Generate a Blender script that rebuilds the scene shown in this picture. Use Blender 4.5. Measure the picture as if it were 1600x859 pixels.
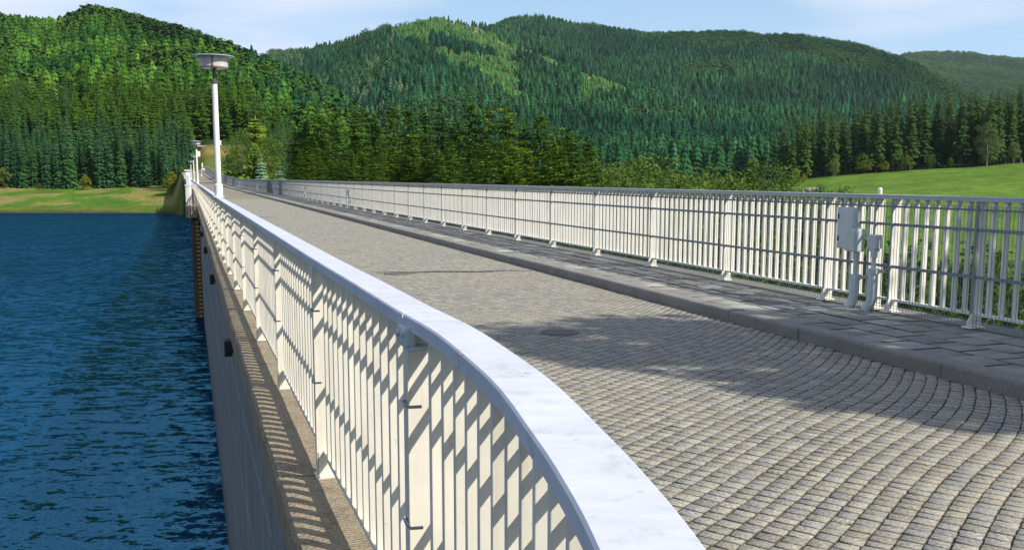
import bpy, bmesh, math, random
import numpy as np
from mathutils import Vector, Matrix, noise as mnoise

# ------------------------------------------------------------------ scene, camera, light
SC = bpy.context.scene
COL = SC.collection
for o in list(bpy.data.objects):
    bpy.data.objects.remove(o)
R = math.radians
EYE = 1.37

cam_d = bpy.data.cameras.new('camera')
cam = bpy.data.objects.new('camera', cam_d); COL.objects.link(cam)
cam_d.sensor_width = 36.0
cam_d.lens = 1500.0 / 1600.0 * 36.0
cam_d.shift_y = 45.5 / 1600.0
cam_d.clip_start = 0.05
cam_d.clip_end = 20000
cam.location = (0, 0, EYE)
cam.rotation_euler = (math.pi / 2 - math.atan(197.5 / 1500.0), 0, 0)
SC.camera = cam

SUN_E = R(41.0)
SUN_H = Vector((0.86, -0.51)).normalized()       # horizontal direction towards the sun
sun_vec = Vector((SUN_H.x * math.cos(SUN_E), SUN_H.y * math.cos(SUN_E), math.sin(SUN_E)))
sd = bpy.data.lights.new('sun', 'SUN'); sd.energy = 4.9; sd.angle = R(0.5); sd.color = (1.0, 0.93, 0.80)
sun = bpy.data.objects.new('sun', sd); COL.objects.link(sun)
sun.rotation_euler = (-sun_vec).to_track_quat('-Z', 'Y').to_euler()

W = bpy.data.worlds.new('World'); SC.world = W; W.use_nodes = True
nt = W.node_tree; nt.nodes.clear()
out = nt.nodes.new('ShaderNodeOutputWorld'); bg = nt.nodes.new('ShaderNodeBackground')
sky = nt.nodes.new('ShaderNodeTexSky'); sky.sky_type = 'NISHITA'; sky.sun_disc = False
sky.sun_elevation = SUN_E
sky.sun_rotation = math.atan2(SUN_H.x, SUN_H.y)
sky.altitude = 500; sky.air_density = 1.0; sky.dust_density = 0.6; sky.ozone_density = 2.0
bg.inputs['Strength'].default_value = 0.085
# thin high cloud veil
geo = nt.nodes.new('ShaderNodeNewGeometry')
mp = nt.nodes.new('ShaderNodeMapping'); mp.inputs['Scale'].default_value = (1.2, 1.2, 6.0)
tc = nt.nodes.new('ShaderNodeTexCoord')
nt.links.new(tc.outputs['Generated'], mp.inputs['Vector'])
nz = nt.nodes.new('ShaderNodeTexNoise'); nz.inputs['Scale'].default_value = 2.3; nz.inputs['Detail'].default_value = 5; nz.inputs['Roughness'].default_value = 0.45
nt.links.new(mp.outputs[0], nz.inputs['Vector'])
cr = nt.nodes.new('ShaderNodeValToRGB'); cr.color_ramp.elements[0].position = 0.42; cr.color_ramp.elements[1].position = 0.62; cr.color_ramp.elements[0].color = (0.0, 0.0, 0.0, 1)
nt.links.new(nz.outputs['Fac'], cr.inputs['Fac'])
ml = nt.nodes.new('ShaderNodeMath'); ml.operation = 'MULTIPLY'; ml.inputs[1].default_value = 0.85
nt.links.new(cr.outputs['Color'], ml.inputs[0])
mx = nt.nodes.new('ShaderNodeMix'); mx.data_type = 'RGBA'
tint = nt.nodes.new('ShaderNodeMix'); tint.data_type = 'RGBA'; tint.blend_type = 'MULTIPLY'; tint.inputs[0].default_value = 1.0
tint.inputs[7].default_value = (0.80, 1.0, 1.15, 1)
nt.links.new(sky.outputs['Color'], tint.inputs[6])
nt.links.new(ml.outputs[0], mx.inputs[0])
mx.inputs[7].default_value = (8.6, 8.9, 10.4, 1)
# brighter haze band of the sky towards the horizon
sxyz = nt.nodes.new('ShaderNodeSeparateXYZ'); nt.links.new(tc.outputs['Generated'], sxyz.inputs[0])
mr = nt.nodes.new('ShaderNodeMapRange'); mr.interpolation_type = 'SMOOTHSTEP'
mr.inputs['From Min'].default_value = 0.0; mr.inputs['From Max'].default_value = 0.42; mr.inputs['To Min'].default_value = 0.92; mr.inputs['To Max'].default_value = 0.0
nt.links.new(sxyz.outputs['Z'], mr.inputs['Value'])
m2 = nt.nodes.new('ShaderNodeMix'); m2.data_type = 'RGBA'; m2.inputs[7].default_value = (5.6, 7.9, 10.4, 1)
nt.links.new(mr.outputs[0], m2.inputs[0]); nt.links.new(tint.outputs[2], m2.inputs[6]); nt.links.new(m2.outputs[2], mx.inputs[6])
nt.links.new(mx.outputs[2], bg.inputs['Color'])
nt.links.new(bg.outputs[0], out.inputs['Surface'])

SC.view_settings.view_transform = 'Standard'
SC.view_settings.look = 'None'
SC.view_settings.exposure = 0.32
SC.view_settings.gamma = 1.0
SC.render.engine = 'CYCLES'
SC.cycles.max_bounces = 6
SC.cycles.diffuse_bounces = 3
SC.cycles.glossy_bounces = 3
SC.cycles.transmission_bounces = 3
SC.cycles.volume_bounces = 0
SC.cycles.transparent_max_bounces = 8
SC.cycles.use_denoising = True
SC.cycles.caustics_reflective = False
SC.cycles.caustics_refractive = False

# ------------------------------------------------------------------ plan of the dam
SL = 0.334
CN = math.sqrt(1 + SL * SL)
def bend(Y):
    return 0.0002 * (Y - 105) ** 2 if Y > 105 else 0.0
RY = [-1e3, 118, 130, 141, 156, 174, 194, 212, 230, 1e4]
RZ = [0, 0, 0.05, 0.16, 0.42, 0.85, 1.50, 2.35, 3.0, 3.0]
def ramp(Y):
    return float(np.interp(Y, RY, RZ))
def P(Y, x0, z=0.0):
    return Vector((x0 - SL * Y - bend(Y), Y, z + ramp(Y)))
T = Vector((-SL, 1, 0)).normalized()      # along the dam
N = Vector((1, SL, 0)).normalized()       # across, to the right
ROT = math.atan2(SL, 1)                   # local +Y along the dam, +X across

# ------------------------------------------------------------------ helpers
def tag(o, label=None, cat=None, group=None, kind=None):
    if label: o['label'] = label
    if cat: o['category'] = cat
    if group: o['group'] = group
    if kind: o['kind'] = kind
    return o

def empty(name, loc=(0, 0, 0), rz=0.0):
    o = bpy.data.objects.new(name, None); COL.objects.link(o)
    o.location = loc; o.rotation_euler = (0, 0, rz); o.empty_display_size = 0.2
    return o

class MB:
    def __init__(s): s.v = []; s.f = []
    def add(s, vs, fs):
        n = len(s.v); s.v += [tuple(v) for v in vs]; s.f += [tuple(i + n for i in f) for f in fs]
    def box(s, c, d, rz=0.0, bev=0.0, M=None):
        x, y, z = d[0] / 2, d[1] / 2, d[2] / 2
        if bev > 0:
            bm = bmesh.new(); bmesh.ops.create_cube(bm, size=1)
            for v in bm.verts: v.co = Vector((v.co.x * d[0], v.co.y * d[1], v.co.z * d[2]))
            bmesh.ops.bevel(bm, geom=bm.edges[:], offset=bev, segments=2, affect='EDGES', profile=0.6)
            vs = [v.co.copy() for v in bm.verts]; bm.verts.index_update()
            fs = [[v.index for v in f.verts] for f in bm.faces]; bm.free()
        else:
            vs = [Vector((a * x, b * y, e * z)) for a in (-1, 1) for b in (-1, 1) for e in (-1, 1)]
            fs = [(0, 1, 3, 2), (4, 6, 7, 5), (0, 4, 5, 1), (2, 3, 7, 6), (0, 2, 6, 4), (1, 5, 7, 3)]
        ro = Matrix.Rotation(rz, 4, 'Z') if M is None else M
        s.add([ro @ v + Vector(c) for v in vs], fs)
    def lathe(s, prof, seg=16, c=(0, 0, 0)):
        vs = []; fs = []
        for (r, z) in prof:
            for k in range(seg):
                a = 2 * math.pi * k / seg
                vs.append((c[0] + r * math.cos(a), c[1] + r * math.sin(a), c[2] + z))
        for i in range(len(prof) - 1):
            for k in range(seg):
                fs.append((i * seg + k, i * seg + (k + 1) % seg, (i + 1) * seg + (k + 1) % seg, (i + 1) * seg + k))
        fs.append(tuple(reversed(range(seg)))); fs.append(tuple((len(prof) - 1) * seg + k for k in range(seg)))
        s.add(vs, fs)
    def tube(s, pts, rad, seg=10, cap=True):
        vs = []; fs = []; pts = [Vector(p) for p in pts]
        if not isinstance(rad, (list, tuple)): rad = [rad] * len(pts)
        up = Vector((0, 0, 1))
        for i, p in enumerate(pts):
            t = (pts[min(i + 1, len(pts) - 1)] - pts[max(i - 1, 0)]).normalized()
            a = t.cross(up)
            if a.length < 0.1: a = t.cross(Vector((0, 1, 0)))
            a.normalize(); b = t.cross(a)
            for k in range(seg):
                w = 2 * math.pi * k / seg
                vs.append(p + (a * math.cos(w) + b * math.sin(w)) * rad[i])
        for i in range(len(pts) - 1):
            for k in range(seg):
                fs.append((i * seg + k, i * seg + (k + 1) % seg, (i + 1) * seg + (k + 1) % seg, (i + 1) * seg + k))
        if cap:
            fs.append(tuple(range(seg))); fs.append(tuple(reversed([(len(pts) - 1) * seg + k for k in range(seg)])))
        s.add(vs, fs)
    def sweep(s, prof, frames, closed=True):
        # prof: (u,v) points; frames: list of (origin, side, up)
        n = len(prof); vs = []; fs = []
        for (o, sd_, up) in frames:
            for (u, v) in prof: vs.append(o + sd_ * u + up * v)
        for i in range(len(frames) - 1):
            for k in range(n if closed else n - 1):
                fs.append((i * n + k, i * n + (k + 1) % n, (i + 1) * n + (k + 1) % n, (i + 1) * n + k))
        if closed:
            fs.append(tuple(reversed(range(n)))); fs.append(tuple((len(frames) - 1) * n + k for k in range(n)))
        s.add(vs, fs)
    def mesh(s, name, m, smooth=False):
        me = bpy.data.meshes.new(name); me.from_pydata(s.v, [], s.f); me.update()
        bm = bmesh.new(); bm.from_mesh(me); bmesh.ops.recalc_face_normals(bm, faces=bm.faces[:]); bm.to_mesh(me); bm.free()
        if m: me.materials.append(m)
        if smooth:
            me.polygons.foreach_set('use_smooth', [True] * len(me.polygons))
        return me
    def build(s, name, m, parent=None, smooth=False):
        return link(name, s.mesh(name, m, smooth), parent)

def link(name, me, parent=None, loc=None, rz=None):
    o = bpy.data.objects.new(name, me); COL.objects.link(o)
    if parent: o.parent = parent
    if loc is not None: o.location = loc
    if rz is not None: o.rotation_euler = (0, 0, rz)
    return o

def np_mesh(name, verts, faces_tri_or_quad, m, color=None, smooth=False):
    """verts (n,3) ; faces (k,3) or (k,4) ints ; color per vertex (n,3)"""
    me = bpy.data.meshes.new(name)
    v = np.asarray(verts, np.float32); f = np.asarray(faces_tri_or_quad, np.int32)
    k, q = f.shape
    me.vertices.add(len(v)); me.vertices.foreach_set('co', v.ravel())
    me.loops.add(k * q); me.loops.foreach_set('vertex_index', f.ravel())
    me.polygons.add(k); me.polygons.foreach_set('loop_start', np.arange(0, k * q, q, dtype=np.int32))
    try: me.polygons.foreach_set('loop_total', np.full(k, q, np.int32))
    except Exception: pass
    if smooth: me.polygons.foreach_set('use_smooth', np.ones(k, bool))
    if color is not None:
        a = me.color_attributes.new('tint', 'FLOAT_COLOR', 'POINT')
        c = np.ones((len(v), 4), np.float32); c[:, :3] = color
        a.data.foreach_set('color', c.ravel())
    me.update(calc_edges=True); me.validate()
    if m: me.materials.append(m)
    return me

# ------------------------------------------------------------------ materials
class NM:
    def __init__(s, name):
        s.m = bpy.data.materials.new(name); s.m.use_nodes = True; s.t = s.m.node_tree
        s.b = s.t.nodes['Principled BSDF']; s.o = s.t.nodes['Material Output']
    def n(s, typ, **kw):
        x = s.t.nodes.new(typ)
        for k, v in kw.items():
            if k in x.inputs.keys(): x.inputs[k].default_value = v
            else: setattr(x, k, v)
        return x
    def l(s, a, b): s.t.links.new(a, b)
    def ramp(s, fac, stops):
        r = s.n('ShaderNodeValToRGB'); e = r.color_ramp.elements
        while len(e) < len(stops): e.new(0.5)
        for i, (p, c) in enumerate(stops):
            e[i].position = p; e[i].color = (c[0], c[1], c[2], 1)
        s.l(fac, r.inputs['Fac']); return r.outputs['Color']
    def mix(s, fac, a, b, blend='MIX'):
        x = s.n('ShaderNodeMix'); x.data_type = 'RGBA'; x.blend_type = blend
        for v, i in ((fac, 0), (a, 6), (b, 7)):
            if hasattr(v, 'links') or hasattr(v, 'is_linked'): s.l(v, x.inputs[i])
            elif isinstance(v, (int, float)): x.inputs[i].default_value = v
            else: x.inputs[i].default_value = (v[0], v[1], v[2], 1)
        return x.outputs[2]
    def noise(s, scale, detail=4, rough=0.55, vec=None, dist=0.0):
        x = s.n('ShaderNodeTexNoise'); x.inputs['Scale'].default_value = scale; x.inputs['Detail'].default_value = detail
        x.inputs['Roughness'].default_value = rough; x.inputs['Distortion'].default_value = dist
        if vec is not None: s.l(vec, x.inputs['Vector'])
        return x.outputs['Fac']
    def pos(s): return s.n('ShaderNodeNewGeometry').outputs['Position']
    def objc(s): return s.n('ShaderNodeTexCoord').outputs['Object']
    def mapv(s, vec, scale=(1, 1, 1), rz=0.0):
        x = s.n('ShaderNodeMapping'); x.inputs['Scale'].default_value = scale; x.inputs['Rotation'].default_value = (0, 0, rz)
        s.l(vec, x.inputs['Vector']); return x.outputs[0]
    def bump(s, h, strength=0.3, dist=0.01, prev=None):
        x = s.n('ShaderNodeBump'); x.inputs['Strength'].default_value = strength; x.inputs['Distance'].default_value = dist
        s.l(h, x.inputs['Height'])
        if prev is not None: s.l(prev, x.inputs['Normal'])
        s.l(x.outputs[0], s.b.inputs['Normal']); return x.outputs[0]
    def col(s, c): s.l(c, s.b.inputs['Base Color'])
    def rough(s, v): s.b.inputs['Roughness'].default_value = v

def m_paint(name, c, dirt=(0.30, 0.27, 0.2), amt=0.45, rough=0.45, rust=0.0):
    k = NM(name); p = k.pos(); amt = min(1.0, amt * 1.25)
    n1 = k.noise(3.0, 6, 0.65, p); n2 = k.noise(38.0, 5, 0.6, p)
    c1 = k.ramp(n1, [(0.35, [x * 0.90 for x in c]), (0.6, c)])
    st = k.mapv(p, (9, 9, 0.8)); ns = k.noise(2.2, 6, 0.7, st)
    f = k.ramp(ns, [(0.52, (0, 0, 0)), (0.78, (amt, amt, amt))])
    cc = k.mix(f, c1, dirt)
    sp = k.ramp(n2, [(0.66, (0, 0, 0)), (0.74, (amt * 0.9,) * 3)])
    cc = k.mix(sp, cc, [d * 0.7 for d in dirt])
    if rust > 0:
        nr = k.noise(14, 5, 0.6, p); fr = k.ramp(nr, [(0.68, (0, 0, 0)), (0.74, (rust,) * 3)])
        cc = k.mix(fr, cc, (0.16, 0.06, 0.02))
    k.col(cc); k.rough(rough); k.bump(n2, 0.15, 0.003)
    return k.m

M = {}
M['bar'] = m_paint('cream_paint', (0.72, 0.69, 0.60), (0.42, 0.36, 0.24), 0.40, 0.5, 0.25)
M['bar_right'] = m_paint('white_paint', (0.84, 0.82, 0.76), (0.42, 0.38, 0.28), 0.35, 0.5, 0.2)
M['cap'] = m_paint('white_cap_paint', (0.60, 0.63, 0.70), (0.34, 0.32, 0.26), 0.50, 0.5, 0.6)
k_ = M['cap']; t_ = k_.node_tree; bs_ = t_.nodes['Principled BSDF']; src_ = bs_.inputs['Base Color'].links[0].from_socket
g_ = t_.nodes.new('ShaderNodeNewGeometry'); mp_ = t_.nodes.new('ShaderNodeMapping'); mp_.inputs['Rotation'].default_value = (0, 0, -ROT); mp_.inputs['Scale'].default_value = (3, 22, 3); t_.links.new(g_.outputs['Position'], mp_.inputs['Vector'])
n_ = t_.nodes.new('ShaderNodeTexNoise'); n_.inputs['Scale'].default_value = 1.3; n_.inputs['Detail'].default_value = 6; n_.inputs['Roughness'].default_value = 0.7; t_.links.new(mp_.outputs[0], n_.inputs['Vector'])
r_ = t_.nodes.new('ShaderNodeValToRGB'); r_.color_ramp.elements[0].position = 0.32; r_.color_ramp.elements[0].color = (0.93, 0.93, 0.93, 1); r_.color_ramp.elements[1].position = 0.6; r_.color_ramp.elements[1].color = (1.03, 1.03, 1.03, 1); t_.links.new(n_.outputs['Fac'], r_.inputs['Fac'])
x_ = t_.nodes.new('ShaderNodeMix'); x_.data_type = 'RGBA'; x_.blend_type = 'MULTIPLY'; x_.inputs[0].default_value = 1.0; t_.links.new(src_, x_.inputs[6]); t_.links.new(r_.outputs['Color'], x_.inputs[7]); t_.links.new(x_.outputs[2], bs_.inputs['Base Color'])
M['cap_right'] = m_paint('grey_white_cap_paint', (0.42, 0.47, 0.50), (0.28, 0.28, 0.24), 0.40, 0.45, 0.3)
M['rod'] = m_paint('grey_rod_paint', (0.22, 0.27, 0.32), (0.18, 0.14, 0.10), 0.45, 0.5, 0.4)
M['boxgrey'] = m_paint('grey_box_paint', (0.52, 0.59, 0.60), (0.25, 0.24, 0.2), 0.35, 0.45, 0.2)
M['pole'] = m_paint('white_pole_paint', (0.82, 0.80, 0.78), (0.45, 0.40, 0.34), 0.25, 0.4, 0.1)
M['darkmetal'] = m_paint('dark_metal', (0.08, 0.07, 0.07), (0.12, 0.07, 0.04), 0.5, 0.5, 0.4)
M['lid'] = m_paint('pale_blue_lid', (0.45, 0.55, 0.60), (0.2, 0.2, 0.2), 0.35, 0.4)
k = NM('frosted_glass'); k.col(k.ramp(k.noise(4, 4, .6, k.pos()), [(0.3, (0.55, 0.51, 0.47)), (0.7, (0.70, 0.67, 0.63))])); k.rough(0.25); k.b.inputs['Transmission Weight'].default_value = 0.15; M['glass'] = k.m
k = NM('black_iron'); k.col(k.ramp(k.noise(8, 4, .6, k.pos()), [(0.3, (0.012, 0.012, 0.014)), (0.7, (0.03, 0.025, 0.02))])); k.rough(0.6); M['black'] = k.m

# granite setts: tint attribute per stone
k = NM('granite_setts'); at = k.n('ShaderNodeAttribute'); at.attribute_name = 'tint'
p = k.pos(); sp = k.noise(260, 3, 0.7, p); c1 = k.mix(0.9, at.outputs['Color'], k.ramp(k.noise(60, 5, 0.85, p), [(0.36, (0.25, 0.25, 0.27)), (0.5, (0.9, 0.9, 0.9)), (0.64, (1.7, 1.68, 1.6))]), 'MULTIPLY')
big = k.noise(0.5, 5, 0.6, p); c1 = k.mix(k.ramp(big, [(0.4, (0, 0, 0)), (0.7, (0.3,) * 3)]), c1, (0.34, 0.29, 0.20))
k.col(c1); k.rough(0.75); k.bump(k.noise(110, 5, 0.75, p), 0.8, 0.004); M['setts'] = k.m
k = NM('sett_joints'); p = k.pos(); n1 = k.noise(3.2, 5, 0.65, p); n2 = k.noise(60, 4, 0.7, p)
c = k.ramp(n2, [(0.3, (0.045, 0.034, 0.018)), (0.7, (0.15, 0.11, 0.055))]); c = k.mix(k.ramp(n1, [(0.52, (0, 0, 0)), (0.66, (0.85,) * 3)]), c, (0.09, 0.11, 0.02))
k.col(c); k.rough(0.95); k.bump(n2, 0.6, 0.01); M['joint'] = k.m
k = NM('far_setts'); p = k.mapv(k.pos(), (1, 1, 1), -ROT); br = k.n('ShaderNodeTexVoronoi'); br.inputs['Scale'].default_value = 9.0; br.distance = 'CHEBYCHEV'; k.l(p, br.inputs['Vector'])
c = k.mix(1.0, k.ramp(br.outputs['Distance'], [(0.35, (0.27, 0.245, 0.20)), (0.62, (0.13, 0.11, 0.08))]), k.ramp(k.noise(0.7, 6, 0.65, p), [(0.3, (0.85, 0.85, 0.85)), (0.7, (1.12, 1.08, 1.0))]), 'MULTIPLY')
k.col(c); k.rough(0.9); M['farsetts'] = k.m
k = NM('dark_slab_joints'); k.col(k.ramp(k.noise(20, 4, .6, k.pos()), [(0.3, (0.015, 0.013, 0.010)), (0.7, (0.045, 0.038, 0.028))])); k.rough(0.95); M['slabjoint'] = k.m
k = NM('weeds_between_stones'); k.col(k.ramp(k.noise(30, 3, .6, k.pos()), [(0.3, (0.05, 0.09, 0.01)), (0.7, (0.16, 0.20, 0.03))])); k.rough(0.8); M['weed'] = k.m
k = NM('granite_kerb'); p = k.pos(); c = k.ramp(k.noise(120, 4, 0.7, p), [(0.3, (0.14, 0.135, 0.125)), (0.55, (0.27, 0.262, 0.245)), (0.8, (0.42, 0.41, 0.39))]); c = k.mix(k.ramp(k.noise(2.5, 6, 0.7, p), [(0.4, (0, 0, 0)), (0.65, (0.4,) * 3)]), c, (0.13, 0.12, 0.095))
k.col(c); k.rough(0.85); k.bump(k.noise(45, 6, 0.7, p), 0.8, 0.012); M['kerb'] = k.m
k = NM('pavement_slabs'); at = k.n('ShaderNodeAttribute'); at.attribute_name = 'tint'; p = k.pos()
c = k.mix(0.8, at.outputs['Color'], k.ramp(k.noise(140, 4, 0.7, p), [(0.3, (0.6, 0.6, 0.6)), (0.7, (1.3, 1.3, 1.25))]), 'MULTIPLY'); c = k.mix(k.ramp(k.noise(3, 6, 0.7, p), [(0.45, (0, 0, 0)), (0.7, (0.6,) * 3)]), c, (0.10, 0.085, 0.05))
k.col(c); k.rough(0.85); k.bump(k.noise(70, 5, 0.7, p), 0.5, 0.006); M['slab'] = k.m
k = NM('weathered_ledge_stone'); p = k.pos(); pr = k.mapv(p, (1, 1, 1), -ROT)
wv = k.n('ShaderNodeTexWave'); wv.bands_direction = 'Y'; wv.inputs['Scale'].default_value = 14; wv.inputs['Distortion'].default_value = 3.0; wv.inputs['Detail'].default_value = 3; wv.inputs['Detail Scale'].default_value = 4; k.l(pr, wv.inputs['Vector'])
c = k.ramp(k.noise(70, 5, 0.75, p), [(0.3, (0.13, 0.10, 0.06)), (0.55, (0.42, 0.35, 0.24)), (0.8, (0.60, 0.52, 0.39))]); c = k.mix(k.ramp(wv.outputs['Fac'], [(0.0, (0.5,) * 3), (0.35, (0, 0, 0))]), c, (0.10, 0.075, 0.045))
c = k.mix(k.ramp(k.noise(5, 6, 0.7, p), [(0.5, (0, 0, 0)), (0.7, (0.5,) * 3)]), c, (0.06, 0.05, 0.03))
k.col(c); k.rough(0.95); b1 = k.bump(wv.outputs['Fac'], 0.5, 0.01); k.bump(k.noise(60, 5, 0.7, p), 0.8, 0.015, b1); M['ledge'] = k.m
k = NM('dam_concrete'); p = k.pos(); st = k.mapv(p, (3, 3, 0.35))
c = k.ramp(k.noise(1.2, 7, 0.7, st), [(0.3, (0.10, 0.11, 0.115)), (0.6, (0.20, 0.21, 0.21)), (0.8, (0.28, 0.28, 0.26))])
sx = k.n('ShaderNodeSeparateXYZ'); k.l(p, sx.inputs[0])
zr = k.n('ShaderNodeMapRange'); zr.inputs['From Min'].default_value = -5.7; zr.inputs['From Max'].default_value = -4.4; zr.inputs['To Min'].default_value = 1; zr.inputs['To Max'].default_value = 0; k.l(sx.outputs['Z'], zr.inputs['Value'])
c = k.mix(zr.outputs[0], c, (0.05, 0.045, 0.03))
ls = k.noise(2.0, 6, 0.75, k.mapv(p, (1.6, 1.6, 0.12))); c = k.mix(k.ramp(ls, [(0.58, (0, 0, 0)), (0.70, (0.55,) * 3)]), c, (0.36, 0.36, 0.33))
c = k.mix(k.ramp(k.noise(2.6, 6, 0.75, k.mapv(p, (2.2, 2.2, 0.15))), [(0.56, (0, 0, 0)), (0.68, (0.8,) * 3)]), c, (0.035, 0.035, 0.03))
k.col(c); k.rough(0.85); k.bump(k.noise(12, 6, 0.7, p), 0.4, 0.02); M['dam'] = k.m
k = NM('rendered_pier'); p = k.pos(); k.col(k.ramp(k.noise(2.4, 6, 0.7, k.mapv(p, (2, 2, 0.6))), [(0.3, (0.06, 0.04, 0.03)), (0.7, (0.16, 0.11, 0.08))])); k.rough(0.9); M['pier'] = k.m
k = NM('yellow_gauge_paint'); p = k.pos(); sx = k.n('ShaderNodeSeparateXYZ'); k.l(p, sx.inputs[0]); mm = k.n('ShaderNodeMath'); mm.operation = 'PINGPONG'; mm.inputs[1].default_value = 0.1; k.l(sx.outputs['Z'], mm.inputs[0])
gg = k.n('ShaderNodeMath'); gg.operation = 'GREATER_THAN'; gg.inputs[1].default_value = 0.05; k.l(mm.outputs[0], gg.inputs[0]); k.col(k.mix(gg.outputs[0], (0.55, 0.38, 0.03), (0.03, 0.025, 0.01))); M['gauge'] = k.m
k = NM('bark'); p = k.objc(); k.col(k.ramp(k.noise(3, 6, 0.7, k.mapv(p, (3, 3, 0.6))), [(0.3, (0.045, 0.032, 0.022)), (0.7, (0.15, 0.115, 0.085))])); k.rough(0.95); M['bark'] = k.m
k = NM('pale_bark'); p = k.objc(); k.col(k.ramp(k.noise(3, 6, 0.7, k.mapv(p, (1, 1, 2))), [(0.4, (0.12, 0.10, 0.09)), (0.6, (0.38, 0.35, 0.32))])); k.rough(0.9); M['palebark'] = k.m

def m_leaf(name, lo, hi, scale=0.7, trans=0.25):
    """foliage: mottled albedo by position and a per-tree random value"""
    k = NM(name); oi = k.n('ShaderNodeObjectInfo'); p = k.pos()
    n1 = k.noise(scale, 4, 0.7, p); n2 = k.noise(scale * 9, 2, 0.6, p)
    c = k.ramp(n1, [(0.36, lo), (0.64, hi)])
    c = k.mix(0.7, c, k.ramp(n2, [(0.35, (0.62, 0.64, 0.6)), (0.65, (1.35, 1.32, 1.2))]), 'MULTIPLY')
    r = k.ramp(oi.outputs['Random'], [(0.0, (0.70, 0.80, 0.95)), (0.5, (1, 1, 1)), (1.0, (1.38, 1.22, 0.85))])
    c = k.mix(1.0, c, r, 'MULTIPLY')
    k.col(c); k.rough(0.6); k.b.inputs['Specular IOR Level'].default_value = 0.10
    tr = k.n('ShaderNodeBsdfTranslucent'); k.l(c, tr.inputs['Color'])
    ms = k.n('ShaderNodeMixShader'); ms.inputs[0].default_value = trans
    k.l(k.b.outputs[0], ms.inputs[1]); k.l(tr.outputs[0], ms.inputs[2]); k.l(ms.outputs[0], k.o.inputs['Surface'])
    return k.m
M['spruce_blue'] = m_leaf('blue_green_needles', (0.022, 0.078, 0.03), (0.056, 0.15, 0.058), 0.5)
M['spruce_dark'] = m_leaf('dark_green_needles', (0.046, 0.105, 0.014), (0.165, 0.27, 0.032), 0.8)
M['spruce_tall'] = m_leaf('deep_green_needles', (0.026, 0.064, 0.018), (0.064, 0.126, 0.028), 0.4)
M['larch'] = m_leaf('larch_needles', (0.026, 0.084, 0.01), (0.084, 0.165, 0.016), 0.4)
M['young'] = m_leaf('yellow_green_needles', (0.085, 0.155, 0.020), (0.170, 0.260, 0.035), 1.0)
M['silver'] = m_leaf('silver_blue_needles', (0.12, 0.24, 0.17), (0.28, 0.42, 0.34), 1.0)
M['leaf'] = m_leaf('broad_leaves', (0.068, 0.135, 0.026), (0.14, 0.215, 0.042), 0.8, 0.35)
M['leaf_dark'] = m_leaf('dark_broad_leaves', (0.032, 0.075, 0.012), (0.080, 0.145, 0.020), 1.2, 0.3)
M['leaf_yellow'] = m_leaf('yellowish_leaves', (0.10, 0.15, 0.02), (0.20, 0.24, 0.035), 0.8, 0.35)
M['leaf_olive'] = m_leaf('grey_olive_leaves', (0.11, 0.16, 0.055), (0.19, 0.24, 0.085), 0.8, 0.35)
k = NM('far_foliage'); at = k.n('ShaderNodeAttribute'); at.attribute_name = 'tint'; p = k.pos()
c = k.mix(0.8, at.outputs['Color'], k.ramp(k.noise(0.35, 3, 0.7, p), [(0.35, (0.65, 0.68, 0.68)), (0.65, (1.35, 1.30, 1.2))]), 'MULTIPLY')
k.col(c); k.rough(0.7); k.b.inputs['Specular IOR Level'].default_value = 0.03; M['far'] = k.m
k = NM('ground_cover'); at = k.n('ShaderNodeAttribute'); at.attribute_name = 'tint'; p = k.pos()
n1 = k.noise(0.12, 6, 0.7, p); n2 = k.noise(1.1, 6, 0.75, p)
c = k.mix(0.85, at.outputs['Color'], k.ramp(n1, [(0.35, (0.82, 0.85, 0.8)), (0.65, (1.15, 1.1, 1.05))]), 'MULTIPLY')
c = k.mix(0.85, c, k.ramp(n2, [(0.3, (0.68, 0.72, 0.7)), (0.7, (1.28, 1.22, 1.15))]), 'MULTIPLY')
c = k.mix(0.9, c, k.ramp(k.noise(0.33, 5, 0.8, p, 0.6), [(0.36, (0.62, 0.74, 0.6)), (0.5, (1, 1, 1)), (0.66, (1.35, 1.2, 1.2))]), 'MULTIPLY')
k.col(c); k.rough(0.95); k.b.inputs['Specular IOR Level'].default_value = 0.1; k.bump(n2, 0.7, 0.6); M['ground'] = k.m
# water
k = NM('lake_water'); p = k.pos()
k.b.inputs['Base Color'].default_value = (0.0006, 0.027, 0.098, 1); k.rough(0.08); k.b.inputs['IOR'].default_value = 1.5; k.b.inputs['Specular Tint'].default_value = (0.20, 0.52, 0.95, 1)
def ncol(scale, vec, detail, dist):
    x = k.n('ShaderNodeTexNoise'); x.inputs['Scale'].default_value = scale; x.inputs['Detail'].default_value = detail; x.inputs['Roughness'].default_value = 0.5; x.inputs['Distortion'].default_value = dist
    k.l(vec, x.inputs['Vector']); return x.outputs['Color']
def vm(op, a_, b_):
    x = k.n('ShaderNodeVectorMath'); x.operation = op
    for q, i in ((a_, 0), (b_, 1)):
        if isinstance(q, tuple): x.inputs[i].default_value = q
        else: k.l(q, x.inputs[i])
    return x.outputs[0]
c1 = vm('SUBTRACT', ncol(2.3, k.mapv(p, (0.6, 1.25, 1), 0.2), 3, 0.4), (0.5, 0.5, 0.5))
c2 = vm('SUBTRACT', ncol(8.0, k.mapv(p, (0.7, 1.3, 1), -0.3), 3, 0.3), (0.5, 0.5, 0.5))
c3 = vm('SUBTRACT', ncol(0.22, k.mapv(p, (0.7, 1.2, 1), 0.1), 2, 0.3), (0.5, 0.5, 0.5))
sl = vm('ADD', vm('ADD', vm('MULTIPLY', c1, (0.62, 1.00, 0.0)), vm('MULTIPLY', c2, (0.55, 0.80, 0.0))), vm('MULTIPLY', c3, (0.15, 0.22, 0.0)))
nn = vm('NORMALIZE', vm('ADD', sl, (0.0, 0.0, 1.0)), (0, 0, 0)); 
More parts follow.
